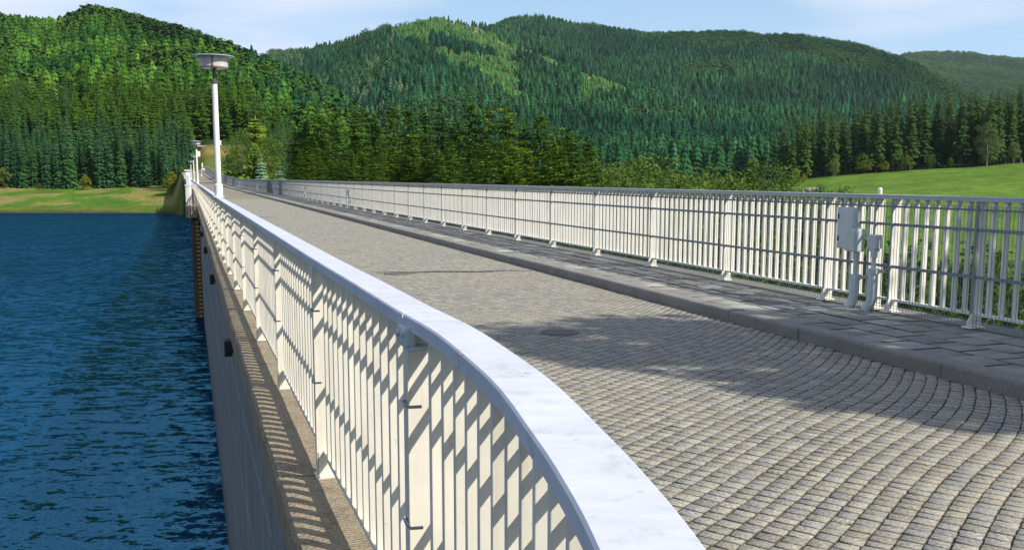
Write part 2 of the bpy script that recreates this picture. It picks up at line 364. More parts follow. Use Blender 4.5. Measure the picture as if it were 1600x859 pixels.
df = k.n('ShaderNodeBsdfDiffuse'); df.inputs['Color'].default_value = (0.0008, 0.019, 0.058, 1)
gl = k.n('ShaderNodeBsdfGlossy'); gl.inputs['Color'].default_value = (0.22, 0.70, 0.96, 1); gl.inputs['Roughness'].default_value = 0.09; k.l(nn, gl.inputs['Normal'])
fr_ = k.n('ShaderNodeFresnel'); fr_.inputs['IOR'].default_value = 1.36; k.l(nn, fr_.inputs['Normal'])
ms_ = k.n('ShaderNodeMixShader'); mn_ = k.n('ShaderNodeMath'); mn_.operation = 'MINIMUM'; mn_.inputs[1].default_value = 0.23; k.l(fr_.outputs[0], mn_.inputs[0]); k.l(mn_.outputs[0], ms_.inputs[0]); k.l(df.outputs[0], ms_.inputs[1]); k.l(gl.outputs[0], ms_.inputs[2]); k.l(ms_.outputs[0], k.o.inputs['Surface'])
k.t.nodes.remove(k.b); M['water'] = k.m

# ------------------------------------------------------------------ terrain
def gz(d, y, H=0.0): return EYE + (277.5 - y) / 1500.0 * d - H
TH = 6.0
# per azimuth (photo column): list of (depth, ground height)
TAB = {}
def row(px, lake, mid, base, A, dA, B, dB, C, dC, D):
    TAB[px] = [(0, -10), lake, mid, base, A, dA, B, dB, C, dC, D, (4600, 150)]
def Lk(a): return a
row(-900, (170, -9), (190, -5.3), (228, -1.2), (600, gz(600, 30, 13.0)), (800, 40), (1300, 120), (1500, 100), (1900, 150), (2200, 120), (2800, 200))
row(-200, (170, -9), (190, -5.3), (228, -1.2), (600, gz(600, 22, 13.0)), (800, 40), (1300, 120), (1500, 100), (1900, 150), (2200, 120), (2800, 200))
row(0, (170, -9), (190, -5.3), (228, -1.2), (600, gz(600, 22, 13.0)), (800, 40), (1300, 120), (1500, 100), (1900, 150), (2200, 120), (2800, 200))
row(110, (170, -9), (190, -5.3), (228, -1.2), (600, gz(600, 34, 13.0)), (800, 40), (1300, 120), (1500, 100), (1900, 150), (2200, 120), (2800, 200))
row(165, (170, -9), (190, -5.3), (230, -1.0), (610, gz(610, 10, 13.0)), (800, 40), (1300, 120), (1500, 100), (1900, 150), (2200, 120), (2800, 200))
row(240, (168, -9), (189, -5.3), (229, -0.9), (600, gz(600, 30, 13.0)), (800, 40), (1300, 120), (1500, 100), (1900, 150), (2200, 120), (2800, 200))
row(312, (166, -9), (187, -5.2), (229, 0.6), (585, gz(585, 46, 13.0)), (800, 30), (1300, 120), (1500, 100), (1900, 150), (2200, 120), (2800, 200))
row(325, (185, -6), (231, 2.8), (262, 9.9), (575, gz(575, 54, 13.0)), (800, 30), (1300, 120), (1500, 100), (1900, 150), (2200, 120), (2800, 200))
row(375, (185, -6), (231, 2.6), (262, 9.7), (545, gz(545, 70, 13.0)), (790, 25), (1300, 140), (1500, 130), (1900, 180), (2200, 150), (2800, 240))
row(430, (150, -7), (200, -3), (262, 3.5), (510, gz(510, 92, 13.0)), (780, 20), (1300, 150), (1500, 140), (1900, gz(1900, 82, TH)), (2200, 180), (2800, 250))
row(500, (150, -9), (200, -7), (260, 0), (450, gz(450, 125, 13.0)), (750, 15), (1300, gz(1300, 82, TH)), (1500, 150), (1900, gz(1900, 82, TH)), (2200, 180), (2800, 250))
row(560, (150, -10), (220, -9), (300, -3), (420, gz(420, 165, 13.0)), (650, 15), (1250, gz(1250, 72, TH)), (1450, 160), (1800, 190), (2200, 180), (2800, 250))
row(620, (150, -10), (240, -9), (330, -5), (440, 2), (620, 15), (1220, gz(1220, 45, TH)), (1450, 170), (1700, 190), (2200, 180), (2800, 250))
row(685, (150, -10), (240, -9), (330, -5), (440, 4), (620, 15), (1200, gz(1200, 24, TH)), (1400, 170), (1650, 200), (2200, 180), (2800, 250))
row(740, (150, -10), (240, -9), (330, -5), (440, 4), (620, 15), (1200, gz(1200, 40, TH)), (1400, 165), (1650, gz(1650, 52, TH)), (2200, 180), (2800, 250))
row(800, (150, -10), (240, -9), (330, -5), (440, 4), (620, 15), (1150, gz(1150, 66, TH)), (1350, 158), (1650, gz(1650, 34, TH)), (2200, 180), (2800, 250))
row(850, (150, -10), (240, -9), (330, -5), (440, 4), (620, 15), (1100, gz(1100, 84, TH)), (1300, 140), (1650, gz(1650, 31, TH)), (2200, 180), (2800, 250))
row(920, (150, -10), (240, -9), (330, -5), (440, 4), (600, 15), (1000, gz(1000, 112, TH)), (1200, 110), (1620, gz(1620, 44, TH)), (2200, 180), (2800, 250))
row(1000, (150, -10), (240, -9), (330, -4), (440, 4), (600, 15), (900, gz(900, 148, TH)), (1050, 80), (1560, gz(1560, 56, TH)), (2200, 180), (2800, 250))
row(1100, (150, -10), (240, -8), (330, -2), (440, 4), (600, 15), (850, gz(850, 170, TH)), (1000, 72), (1500, gz(1500, 54, TH)), (2000, 150), (2800, 250))
row(1200, (160, -10), (240, -6), (320, 0), (440, 5), (600, 14), (850, gz(850, 185, TH)), (1000, 65), (1450, gz(1450, 58, TH)), (1900, 130), (2800, 260))
row(1270, (175, -9.5), (240, -4), (300, 1.4), (420, 5), (600, 12), (850, gz(850, 190, TH)), (1000, 55), (1420, gz(1420, 62, TH)), (1900, 120), (2800, 270))
row(1330, (180, -9.5), (240, -3), (300, 2.6), (420, 6), (600, 12), (850, 40), (1000, 50), (1380, gz(1380, 75, TH)), (1900, 120), (2800, 280))
row(1400, (180, -9.3), (240, -2), (300, gz(300, 267)), (420, 6.5), (600, 10), (850, 35), (1000, 45), (1330, gz(1330, 97, TH)), (1900, 120), (2800, gz(2800, 84, TH)))
row(1450, (180, -9.0), (240, -1.4), (300, gz(300, 263)), (420, 7), (600, 10), (850, 30), (1000, 40), (1280, gz(1280, 125, TH)), (1900, 120), (2800, gz(2800, 83, TH)))
row(1500, (180, -8.8), (240, -1.0), (300, gz(300, 259.5)), (420, 7), (600, 10), (850, 25), (1000, 30), (1250, gz(1250, 150, TH)), (1900, 120), (2800, gz(2800, 85, TH)))
row(1600, (180, -8.4), (240, -0.2), (300, gz(300, 252)), (420, 8), (600, 12), (850, 25), (1000, 30), (1250, 60), (1900, 120), (2800, gz(2800, 97, TH)))
row(1900, (180, -8), (240, 1), (300, 8), (420, 12), (600, 16), (850, 30), (1000, 40), (1250, 70), (1900, 120), (2800, 200))
row(3500, (180, -8), (240, 1), (300, 8), (420, 12), (600, 16), (850, 30), (1000, 40), (1250, 70), (1900, 120), (2800, 200))
_K = sorted(TAB); _D = np.array([[q[0] for q in TAB[k_]] for k_ in _K], float); _Z = np.array([[q[1] for q in TAB[k_]] for k_ in _K], float); _K = np.array(_K, float)

def px_of(X, Y):
    Yc = np.maximum(Y, 0.2 * np.sqrt(X * X + Y * Y) + 1e-6)
    return np.clip(800 + 1500 * X / Yc, -900, 3500)
def prof(px):
    d = np.array([np.interp(px, _K, _D[:, j]) for j in range(_D.shape[1])]); z = np.array([np.interp(px, _K, _Z[:, j]) for j in range(_D.shape[1])])
    return d, z
def fnoise(X, Y, s, seed=0.0):
    return mnoise.fractal(Vector((X / s + seed, Y / s, seed)), 1.0, 2.0, 4)
def terr(X, Y):
    px = float(px_of(np.float64(X), np.float64(Y)))
    d = Y if Y > 0.2 * math.hypot(X, Y) else 0.2 * math.hypot(X, Y) + (0.2 * math.hypot(X, Y) - Y) * 0.5
    D, Z = prof(px)
    # smooth interpolation (pchip-like with smoothstep mix)
    z1 = float(np.interp(d, D, Z)); w = 0.05 * d + 3
    z = 0.5 * z1 + 0.25 * float(np.interp(d - w, D, Z)) + 0.25 * float(np.interp(d + w, D, Z))
    if d < 300: z = z1
    x0 = X + SL * Y + bend(Y)
    zn = fnoise(X, Y, 60.0, 3.1) * min(6.0, max(0.0, (d - 300) / 80.0))
    z += zn + (fnoise(X, Y, 14.0, 7.7) * (0.25 if d > 60 else 0.1) if x0 > 8 or d > 195 else 0)
    if x0 > 6.8:    # downstream bank beside the dam
        zd = -0.75 - 9.2 * min(1, max(0, (x0 - 7.4) / 24.0)) ** 0.9
        z = max(z, zd)
    elif d < 182: z = min(z, -8.0)
    # abutment mound that carries the end of the road
    if Y > 160 and Y < 250:
        dd = max(0.0, 0.3 - x0) * 3.0 + max(0.0, x0 - 7.2) * 0.45
        zm = ramp(Y) - 0.18 - dd - max(0.0, 186 - Y) * 1.5
        z = max(z, zm)
    return z

C_FLOOR = np.array((0.030, 0.050, 0.016)); C_MEAD = np.array((0.100, 0.190, 0.026)); C_SHORE = np.array((0.15, 0.20, 0.030))
C_DRY = np.array((0.30, 0.24, 0.075)); C_BARE = np.array((0.25, 0.22, 0.14)); C_MUD = np.array((0.09, 0.08, 0.035)); C_BANK = np.array((0.05, 0.09, 0.02))
def ground_col(X, Y, z):
    px = float(px_of(np.float64(X), np.float64(Y))); d = Y; n = fnoise(X, Y, 9.0, 1.3); x0 = X + SL * Y + bend(Y)
    if Y < 2: return C_BANK
    D, Z = prof(px)
    if px < 314 and d < 245 and x0 < 0.3:
        c = C_SHORE.copy()
        if n > 0.12: c = c * 0.35 + C_BARE * 0.65 * np.array((1.0, 0.95, 0.75))
        elif n < -0.12: c = np.array((0.075, 0.165, 0.022))
        if z < -4.3: c = c * 0.3 + np.array((0.08, 0.15, 0.02)) * 0.7
        if z < -5.2: c = C_MUD
        return c
    if 300 <= px < 420 and 263 > d > 120:
        return np.array((0.21, 0.175, 0.062)) * (0.85 + 0.5 * n) if n > -0.12 else np.array((0.12, 0.15, 0.035))
    if px > 1180 and 120 < d < D[3] + 3: return C_MEAD * (1 + 0.25 * n)
    if d < 120 and x0 > 6: return C_BANK
    if 700 < px < 930 and d > D[6] * 0.95 and d < D[6] * 1.03 and n > -0.15: return C_BARE * 0.9 + C_MEAD * 0.1
    if 1000 > px > 600 and 850 < d < 1240: return C_FLOOR * 0.4 + np.array((0.07, 0.12, 0.03)) * 0.6
    return C_FLOOR

def build_terrain():
    ang = []
    a = -180.0
    while a < 180.0:
        ang.append(a); a += 0.22 if -34 < a < 32 else 3.0
    rs = [0.5, 4, 9, 15, 22, 30, 40, 50, 60, 72, 84, 95, 105, 112]
    rs += list(np.arange(118, 262, 2.2)) + list(np.arange(265, 460, 7)) + list(np.arange(470, 2000, 24)) + list(np.arange(2020, 4700, 90)) + [6000]
    na, nr = len(ang), len(rs); V = []; C = []
    for r in rs:
        for a in ang:
            t = R(a); X, Y = r * math.sin(t), r * math.cos(t)
            if abs(a) < 40: X, Y = r * math.tan(t), r          # depth-aligned in front of the camera
            z = terr(X, Y); V.append((X, Y, z)); C.append(ground_col(X, Y, z))
    F = []
    for i in range(nr - 1):
        for j in range(na):
            j2 = (j + 1) % na
            F.append((i * na + j, i * na + j2, (i + 1) * na + j2, (i + 1) * na + j))
    me = np_mesh('terrain', V, F, M['ground'], np.array(C), True)
    o = link('terrain', me); tag(o, 'wooded valley ground with meadow, banks and hills', None, None, 'structure')
build_terrain()

# lake
WZ = -5.5
w = MB(); vs = [(-900, -300, WZ), (0.46 + SL * 300, -300, WZ), (0.46 - SL * 170, 170, WZ), (-75, 200, WZ), (-900, 210, WZ)]
w.add(vs, [(0, 1, 2, 3, 4)]); tag(w.build('lake_water', M['water']), 'deep blue rippled reservoir water', None, None, 'structure')

# ------------------------------------------------------------------ road, pavement, kerb
U0, U1 = 0.665, 5.14
YEND = 231.0
rng = random.Random(4)
def strip(name, xs, z, y0, y1, m, step=2.0, thick=None):
    b = MB(); ys = list(np.arange(y0, y1, step)) + [y1]; n = len(xs)
    for Y in ys:
        for x in xs: b.v.append(tuple(P(Y, x, z)))
    for i in range(len(ys) - 1):
        for j in range(n - 1): b.f.append((i * n + j, i * n + j + 1, (i + 1) * n + j + 1, (i + 1) * n + j))
    return b.build(name, m)
YG = 62.0
base = strip('road', [U0 + 0.004, 2.9, U1 + 0.05], -0.009, -8, YG + 1, M['joint']); tag(base, 'sandy joints under the stone setts of the road', None, None, 'structure')
fr = strip('far_road', [U0 + 0.004, 2.9, U1 + 0.05], 0.0, YG, YEND, M['farsetts']); tag(fr, 'grey brown stone road running to the far bank', None, None, 'structure')

def setts():
    V = []; F = []; C = []
    pal = [(0.335, 0.325, 0.285), (0.36, 0.342, 0.29), (0.31, 0.305, 0.28), (0.37, 0.35, 0.295), (0.325, 0.325, 0.31), (0.34, 0.32, 0.26)]
    wid = (U1 - U0) / CN
    def toW(u, v, z):
        q = Vector((U0, 0, 0)) + N * u + T * v
        return (q.x, q.y, z)
    aR = 0.60; cA, sA = math.cos(aR), math.sin(aR)
    def warp(a, b_):
        u, v = a * cA - b_ * sA, a * sA + b_ * cA
        e = min(1.3, max(0.0, u - (wid - 1.15)))
        return u, v + 0.035 * math.sin(u * 2.3 + v * 0.4) + 0.012 * math.sin(v * 1.1 + u * 2.0) + 0.16 * e * e
    VM = YG * CN
    bb = -6.0
    while bb < VM * cA + 6:
        ph = rng.uniform(0.082, 0.102); lo = bb * math.tan(-aR) * 0 - 0.2
        # range of a so that u stays on the road: u = a*cA - b*sA
        a0 = (0.0 + bb * sA) / cA; a1 = (wid + bb * sA) / cA; a_ = a0 - 0.25 + rng.uniform(-.1, 0)
        while a_ < a1 + 0.25:
            L = rng.uniform(0.060, 0.086); ua, ub = a_, a_ + L; a_ += L; g = 0.0042
            um, vm = warp((ua + ub) / 2, bb + ph / 2)
            if um < 0.01 or um > wid - 0.01 or vm < -4 or vm > VM: continue
            j = lambda q=0.006: rng.uniform(-q, q)
            g2 = 0.0028; g = 0.0042; j = lambda q=0.0035: rng.uniform(-q, q)
            cs = [warp(ua + g + j(), bb + g2 + j()), warp(ub - g + j(), bb + g2 + j()), warp(ub - g + j(), bb + ph - g2 + j()), warp(ua + g + j(), bb + ph - g2 + j())]
            cs = [(min(max(q[0], 0.0), wid + 0.03), q[1]) for q in cs]
            h = rng.uniform(-0.0010, 0.0008); tx, ty = rng.uniform(-0.02, 0.02), rng.uniform(-0.02, 0.02)
            cu = sum(c[0] for c in cs) / 4; cv = sum(c[1] for c in cs) / 4; n0 = len(V)
            for (p_, q_) in cs: V.append(toW(p_, q_, -0.018))
            def shr(f1, f2):
                o_ = []
                for (su, sv) in ((0, 0), (1, 0), (1, 1), (0, 1)):
                    a1_ = 0.5 + (su - 0.5) * f1; b1_ = 0.5 + (sv - 0.5) * f2
                    o_.append(tuple(cs[0][i_] * (1 - a1_) * (1 - b1_) + cs[1][i_] * a1_ * (1 - b1_) + cs[2][i_] * a1_ * b1_ + cs[3][i_] * (1 - a1_) * b1_ for i_ in (0, 1)))
                return o_
            for (p_, q_) in shr(0.985, 0.985): V.append(toW(p_, q_, -0.0030 + h + (p_ - cu) * tx + (q_ - cv) * ty))
            for (p_, q_) in shr(0.89, 0.935): V.append(toW(p_, q_, 0.0 + h + (p_ - cu) * tx + (q_ - cv) * ty))
            F += [(n0 + a + i, n0 + a + (i + 1) % 4, n0 + a + 4 + (i + 1) % 4, n0 + a + 4 + i) for a in (0, 4) for i in range(4)] + [(n0 + 8, n0 + 9, n0 + 10, n0 + 11)]
            c = np.array(rng.choice(pal)) * rng.uniform(0.70, 1.0)
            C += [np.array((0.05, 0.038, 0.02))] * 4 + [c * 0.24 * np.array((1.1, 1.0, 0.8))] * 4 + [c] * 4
        bb += ph
    me = np_mesh('stone_setts', V, F, M['setts'], np.array(C))
    o = link('stone_setts', me); tag(o, 'small grey granite setts paving the road', None, None, 'structure')
    # moss and weeds sprouting in the joints
    wv = []; wf = []
    for _ in range(520):
        u = rng.uniform(0.1, wid); vv = abs(rng.gauss(3.5, 2.2)) + 1.2; q = toW(u, vv, -0.006)
        if rng.random() < 0.5: u *= 0.5
        for _b in range(rng.randint(3, 9)):
            a = rng.uniform(0, 6.28); L = rng.uniform(0.008, 0.022); x = q[0] + rng.uniform(-.02, .02); y = q[1] + rng.uniform(-.012, .012); n0 = len(wv)
            wv += [(x - 0.004 * math.sin(a), y + 0.004 * math.cos(a), q[2]), (x + 0.004 * math.sin(a), y - 0.004 * math.cos(a), q[2]), (x + L * math.cos(a), y + L * math.sin(a), q[2] + L * 0.7)]
            wf.append((n0, n0 + 1, n0 + 2))
    o = link('weeds', np_mesh('weeds', wv, wf, M['weed'])); tag(o, 'tiny weeds sprouting between the stone setts', 'weeds', None, 'stuff')
setts()

M['coveriron'] = m_paint('worn_cover_iron', (0.13, 0.12, 0.11), (0.2, 0.17, 0.12), 0.6, 0.7, 0.3)
def disc_cover(x, y, r, lab):
    b = MB(); b.lathe([(r, -0.004), (r, 0.009), (r * 0.86, 0.010), (r * 0.84, 0.006), (0.01, 0.006)], 24)
    for kx in range(-3, 4):
        L = math.sqrt(max(0, (r * 0.8) ** 2 - (kx * r * 0.22) ** 2)) * 2
        if L > 0.05: b.box((kx * r * 0.22, 0, 0.009), (r * 0.06, L, 0.006))
    o = b.build('manhole_cover', M['coveriron']); o.location = (x, y, 0); tag(o, lab, 'manhole cover', 'manhole covers in the road')
disc_cover(-1.62, 13.75, 0.22, 'dark round iron cover set in the sunlit setts, the farther one')
disc_cover(0.42, 8.45, 0.17, 'small dark iron cover lying in the tree shadow on the road')
tarm = NM('tar_patch'); tarm.col(tarm.ramp(tarm.noise(30, 4, .6, tarm.pos()), [(0.3, (0.05, 0.045, 0.04)), (0.7, (0.10, 0.09, 0.075))])); tarm.rough(0.8)
b = MB()
for (Y, xa, xb, wd) in ((13.85, 2.6, 5.0, 0.05), (20.5, 1.0, 1.9, 0.07), (28, 0.95, 2.6, 0.07), (33.5, 1.1, 3.1, 0.10), (37.5, 1.0, 2.6, 0.10), (45, 0.9, 2.3, .12)):
    pts = []
    n_ = 9
    for i in range(n_ + 1):
        x = xa + (xb - xa) * i / n_; yy = Y + 0.06 * math.sin(i * 1.7 + Y) + 0.3 * i / n_
        pts.append((x, yy))
    n0 = len(b.v)
    for i, (x, yy) in enumerate(pts):
        ww = wd * (0.3 + 0.7 * math.sin(math.pi * (i + 0.3) / (n_ + 0.6)))
        b.v.append(tuple(P(yy - ww, x, 0.012))); b.v.append(tuple(P(yy + ww, x, 0.012)))
    for i in range(n_): b.f.append((n0 + 2 * i, n0 + 2 * i + 1, n0 + 2 * i + 3, n0 + 2 * i + 2))
tag(b.build('road_cracks', tarm.m), 'dark transverse repair seams across the road', None, None, 'structure')

# kerb of separate granite stones
b = MB(); Y = -7.0; kr = random.Random(8)
while Y < 128:
    L = kr.choice((0.78, 0.86, 0.95, 1.05)); y2 = Y + L
    jx = kr.uniform(-0.006, 0.006); jz = kr.uniform(-0.004, 0.004); g = 0.006
    a0, a1 = U1 + jx, U1 + 0.15 + jx
    prof_k = [(a0, -0.1), (a0 - 0.004, 0.085 + jz), (a0 + 0.004, 0.102 + jz), (a0 + 0.02, 0.111 + jz), (a1 - 0.01, 0.114 + jz), (a1, 0.105 + jz), (a1, -0.1)]
    n0 = len(b.v); ns = 3
    for i in range(ns + 1):
        yy = Y + g + (L - 2 * g) * i / ns; q = kr.uniform(-0.004, 0.004)
        for (x, z) in prof_k: b.v.append(tuple(P(yy, x + (q if x < a0 + 0.03 else 0), z)))
    m_ = len(prof_k)
    for i in range(ns):
        for j in range(m_ - 1): b.f.append((n0 + i * m_ + j, n0 + i * m_ + j + 1, n0 + (i + 1) * m_ + j + 1, n0 + (i + 1) * m_ + j))
    b.f.append(tuple(n0 + j for j in range(m_))); b.f.append(tuple(n0 + ns * m_ + j for j in reversed(range(m_))))
    Y = y2
tag(b.build('kerb', M['kerb']), 'granite kerb stones between the road and the footway', None, None, 'structure')
fk = strip('far_kerb', [U1, U1 + 0.001, U1 + 0.15], 0.11, 128, YEND, M['kerb']); tag(fk, 'kerb line near the far bank', None, None, 'structure')

def slabs():
    V = []; F = []; C = []; sr = random.Random(3)
    wtot = (6.56 - (U1 + 0.155)) / CN; rows = 4; wr = wtot / rows
    def toW(u, v, z):
        q = Vector((U1 + 0.155, 0, 0)) + N * u + T * v
        return (q.x, q.y + 0, z)
    for rI in range(rows):
        v = -6 + (0.17 if rI % 2 else 0)
        while v < 112:
            L = 0.335 if v < 60 else 0.67
            g = 0.011; ua, ub = rI * wr + g, (rI + 1) * wr - g; n0 = len(V); h = sr.uniform(-0.004, 0.004); tx = sr.uniform(-0.012, 0.012); ty = sr.uniform(-0.012, 0.012)
            cs = [(ua, v + g), (ub, v + g), (ub, v + L - g), (ua, v + L - g)]; cu, cv = (ua + ub) / 2, v + L / 2
            for (a, q) in cs: V.append(toW(a, q, 0.07))
            for (a, q) in cs: V.append(toW(a, q, 0.1005 + h + (a - cu) * tx + (q - cv) * ty))
            for (a, q) in cs: V.append(toW(cu + (a - cu) * 0.955, cv + (q - cv) * 0.96, 0.105 + h + (a - cu) * tx + (q - cv) * ty))
            F += [(n0 + k_ + i, n0 + k_ + (i + 1) % 4, n0 + k_ + 4 + (i + 1) % 4, n0 + k_ + 4 + i) for k_ in (0, 4) for i in range(4)] + [(n0 + 8, n0 + 9, n0 + 10, n0 + 11)]
            c = np.array(sr.choice([(0.15, 0.155, 0.145), (0.17, 0.165, 0.145), (0.13, 0.135, 0.13), (0.19, 0.19, 0.175), (0.24, 0.24, 0.23)] if sr.random() < .5 else [(0.15, 0.15, 0.138)])) * sr.uniform(0.85, 1.12) * 1.75
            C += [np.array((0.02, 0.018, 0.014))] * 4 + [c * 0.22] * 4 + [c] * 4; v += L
    o = link('footway_slabs', np_mesh('footway_slabs', V, F, M['slab'], np.array(C))); tag(o, 'dark square concrete slabs of the raised footway', None, None, 'structure')
slabs()
tag(strip('footway_bed', [U1 + 0.14, 6.9], 0.088, -8, 128, M['slabjoint']), 'dark joints under the footway slabs', None, None, 'structure')
tag(strip('far_footway', [U1 + 0.15, 6.9], 0.10, 111, YEND, M['kerb']), 'grey footway near the far bank', None, None, 'structure')

# ------------------------------------------------------------------ the dam
dam = empty('dam_wall', tuple(P(0, 3, -5))); tag(dam, 'long straight concrete dam carrying the road, with a stone ledge above the water', 'dam')
def damchild(b, name, m, **kw):
    o = b.build(name, m, dam, **kw); o.matrix_parent_inverse = Matrix.Translation(-Vector(P(0, 3, -5))); return o
b = MB(); ys = list(np.arange(-9, 193, 4.0))
prof_d = [(0.45, -9.0), (0.45, -3.3), (0.468, -3.28), (0.468, -3.24), (0.45, -3.22), (0.45, -2.0), (0.468, -1.98), (0.468, -1.94), (0.45, -1.92), (0.45, -1.05), (0.47, -1.03), (0.47, -0.99), (0.45, -0.97), (0.45, -0.27), (6.8, -0.27), (6.8, -9.0)]
m_ = len(prof_d)
for Y in ys:
    for (x, z) in prof_d: b.v.append(tuple(P(Y, x, z)))
for i in range(len(ys) - 1):
    for j in range(m_): b.f.append((i * m_ + j, i * m_ + (j + 1) % m_, (i + 1) * m_ + (j + 1) % m_, (i + 1) * m_ + j))
b.f.append(tuple(range(m_))); b.f.append(tuple(reversed([(len(ys) - 1) * m_ + j for j in range(m_)])))
damchild(b, 'wall', M['dam'])
# ledge of two-metre stones
STEP = 2.0 / CN
FY0 = 4.364
b = MB(); lr = random.Random(5); i = -5
while FY0 + i * STEP < 190:
    y0 = FY0 + i * STEP + 0.010; y1 = y0 + STEP - 0.012; i += 1
    if y0 > YEND: break
    n0 = len(b.v); dz = lr.uniform(-0.004, 0.004); dx = lr.uniform(-0.006, 0.006)
    pr_ = [(0.36 + dx, -0.27), (0.352 + dx, -0.05), (0.366 + dx, -0.026 + dz), (0.40, -0.02 + dz), (0.66, -0.016 + dz), (0.66, -0.27)]; m_ = len(pr_); ns = 8
    for s_ in range(ns + 1):
        q = [lr.uniform(-0.006, 0.006) for _ in range(2)]
        for a_, (x, z) in enumerate(pr_): b.v.append(tuple(P(y0 + (y1 - y0) * s_ / ns, x + (q[0] if a_ in (1, 2) else 0), z + (q[1] * 0.5 if a_ in (2, 3) else 0))))
    for s_ in range(ns):
        for j in range(m_): b.f.append((n0 + s_ * m_ + j, n0 + s_ * m_ + (j + 1) % m_, n0 + (s_ + 1) * m_ + (j + 1) % m_, n0 + (s_ + 1) * m_ + j))
    b.f.append(tuple(n0 + j for j in range(m_))); b.f.append(tuple(n0 + ns * m_ + j for j in reversed(range(m_))))
damchild(b, 'ledge', M['ledge'])
b = MB(); y_ = list(np.arange(-8, 190, 2.0))
for Y in y_:
    for (x, z) in [(6.57, 0.0), (6.57, 0.112), (6.84, 0.116), (6.86, 0.10), (6.86, -0.268), (6.58, -0.268)]: b.v.append(tuple(P(Y, x, z)))
for i in range(len(y_) - 1):
    for j in range(6): b.f.append((i * 6 + j, i * 6 + (j + 1) % 6, (i + 1) * 6 + (j + 1) % 6, (i + 1) * 6 + j))
damchild(b, 'coping', M['kerb'])
# projecting pier with a platform
b = MB()
for (y0, y1, xa, xb, za, zb) in ((47.0, 53.0, 0.02, 0.452, -9.0, -0.55),):
    vs = [P(y, x, z) for y in (y0, y1) for x in (xa, xb) for z in (za, zb)]
    b.add(vs, [(0, 1, 3, 2), (4, 6, 7, 5), (0, 4, 5, 1), (2, 3, 7, 6), (0, 2, 6, 4), (1, 5, 7, 3)])
damchild(b, 'pier', M['pier'])
b = MB(); y0, y1, xa, xb, za, zb = 46.6, 53.4, -0.22, 0.352, -0.55, -0.02
vs = [P(y, x, z) for y in (y0, y1) for x in (xa, xb) for z in (za, zb)]
b.add(vs, [(0, 1, 3, 2), (4, 6, 7, 5), (0, 4, 5, 1), (2, 3, 7, 6), (0, 2, 6, 4), (1, 5, 7, 3)]); damchild(b, 'platform', M['ledge'])
# drain boxes below the ledge
for i, Y in enumerate((3.4, 10.2, 17.2, 24.2, 31.2, 38.2)):
    b = MB(); b.box((-0.055, 0, 0.0), (0.15, 0.20, 0.13), bev=0.008); b.box((-0.09, 0, -0.085), (0.08, 0.12, 0.05), bev=0.005)
    o = b.build('drain_outlet', M['black']); o.location = P(Y, 0.44, -0.42); o.rotation_euler = (0, 0, ROT); o.parent = dam; o.matrix_parent_inverse = Matrix.Translation(-Vector(P(0, 3, -5)))
# staff gauge on the pier face
gt = empty('water_gauge', tuple(P(46.96, 0.33, -5.6)), ROT); tag(gt, 'yellow and black water level gauge on the pier face', 'gauge')
b = MB(); b.box((0, 0, 2.55), (0.14, 0.03, 5.0)); b.build('scale_board', M['gauge'], gt)
b = MB(); b.box((-0.09, 0.01, 2.55), (0.03, 0.03, 5.1)); b.box((0.09, 0.01, 2.55), (0.03, 0.03, 5.1)); b.build('rail', M['darkmetal'], gt)

# ------------------------------------------------------------------ railings
CAPP = lambda w_, h_: [(-w_ / 2 + .004, -h_), (-w_ / 2 + .004, -0.018), (-w_ / 2, -0.016), (-w_ / 2, -0.004), (-w_ / 2 + .004, 0), (w_ / 2 - .004, 0), (w_ / 2, -0.004), (w_ / 2, -0.016), (w_ / 2 - .004, -0.018), (w_ / 2 - .004, -h_), (w_ / 2 - .01, -h_ - .002), (0, -h_ - 0.002), (-w_ / 2 + .01, -h_ - .002)]
def catmull(pts, n=8):
    o = []
    for i in range(1, len(pts) - 2):
        p0, p1, p2, p3 = pts[i - 1:i + 3]
        for k_ in range(n):
            t = k_ / n
            o.append(0.5 * ((2 * p1) + (p2 - p0) * t + (2 * p0 - 5 * p1 + 4 * p2 - p3) * t * t + (3 * p1 - p0 - 3 * p2 + p3) * t ** 3))
    return o
Lx = 0.545
nearp = [(-2.2, -0.40), (-1.5, -0.12), (-0.9, 0.045), (-0.3, 0.125), (0.3, 0.150), (0.7, 0.148), (0.95, 0.133), (1.16, 0.108), (1.34, 0.080), (1.65, 0.026), (1.94, -0.045), (2.285, -0.142), (2.65, -0.272), (3.0, -0.391), (3.4, -0.527), (3.9, 0.602 - SL * 3.9), (4.4, 0.597 - SL * 4.4), (5.0, 0.594 - SL * 5.0)]
cp = catmull([Vector((x, y, 0)) for (y, x) in nearp], 8)
lpath = [p_ for p_ in cp if p_.y < 4.36]
yy = 4.364
while yy < 192: lpath.append(P(yy, float(np.interp(yy, [4, 6.3, 16], [0.598, 0.590, 0.545])))); yy += STEP / 2 if yy < 60 else STEP
rpath = []; yy = FY0 - 6 * STEP + 0.02
while yy < 226: rpath.append(P(yy, 6.60)); yy += STEP

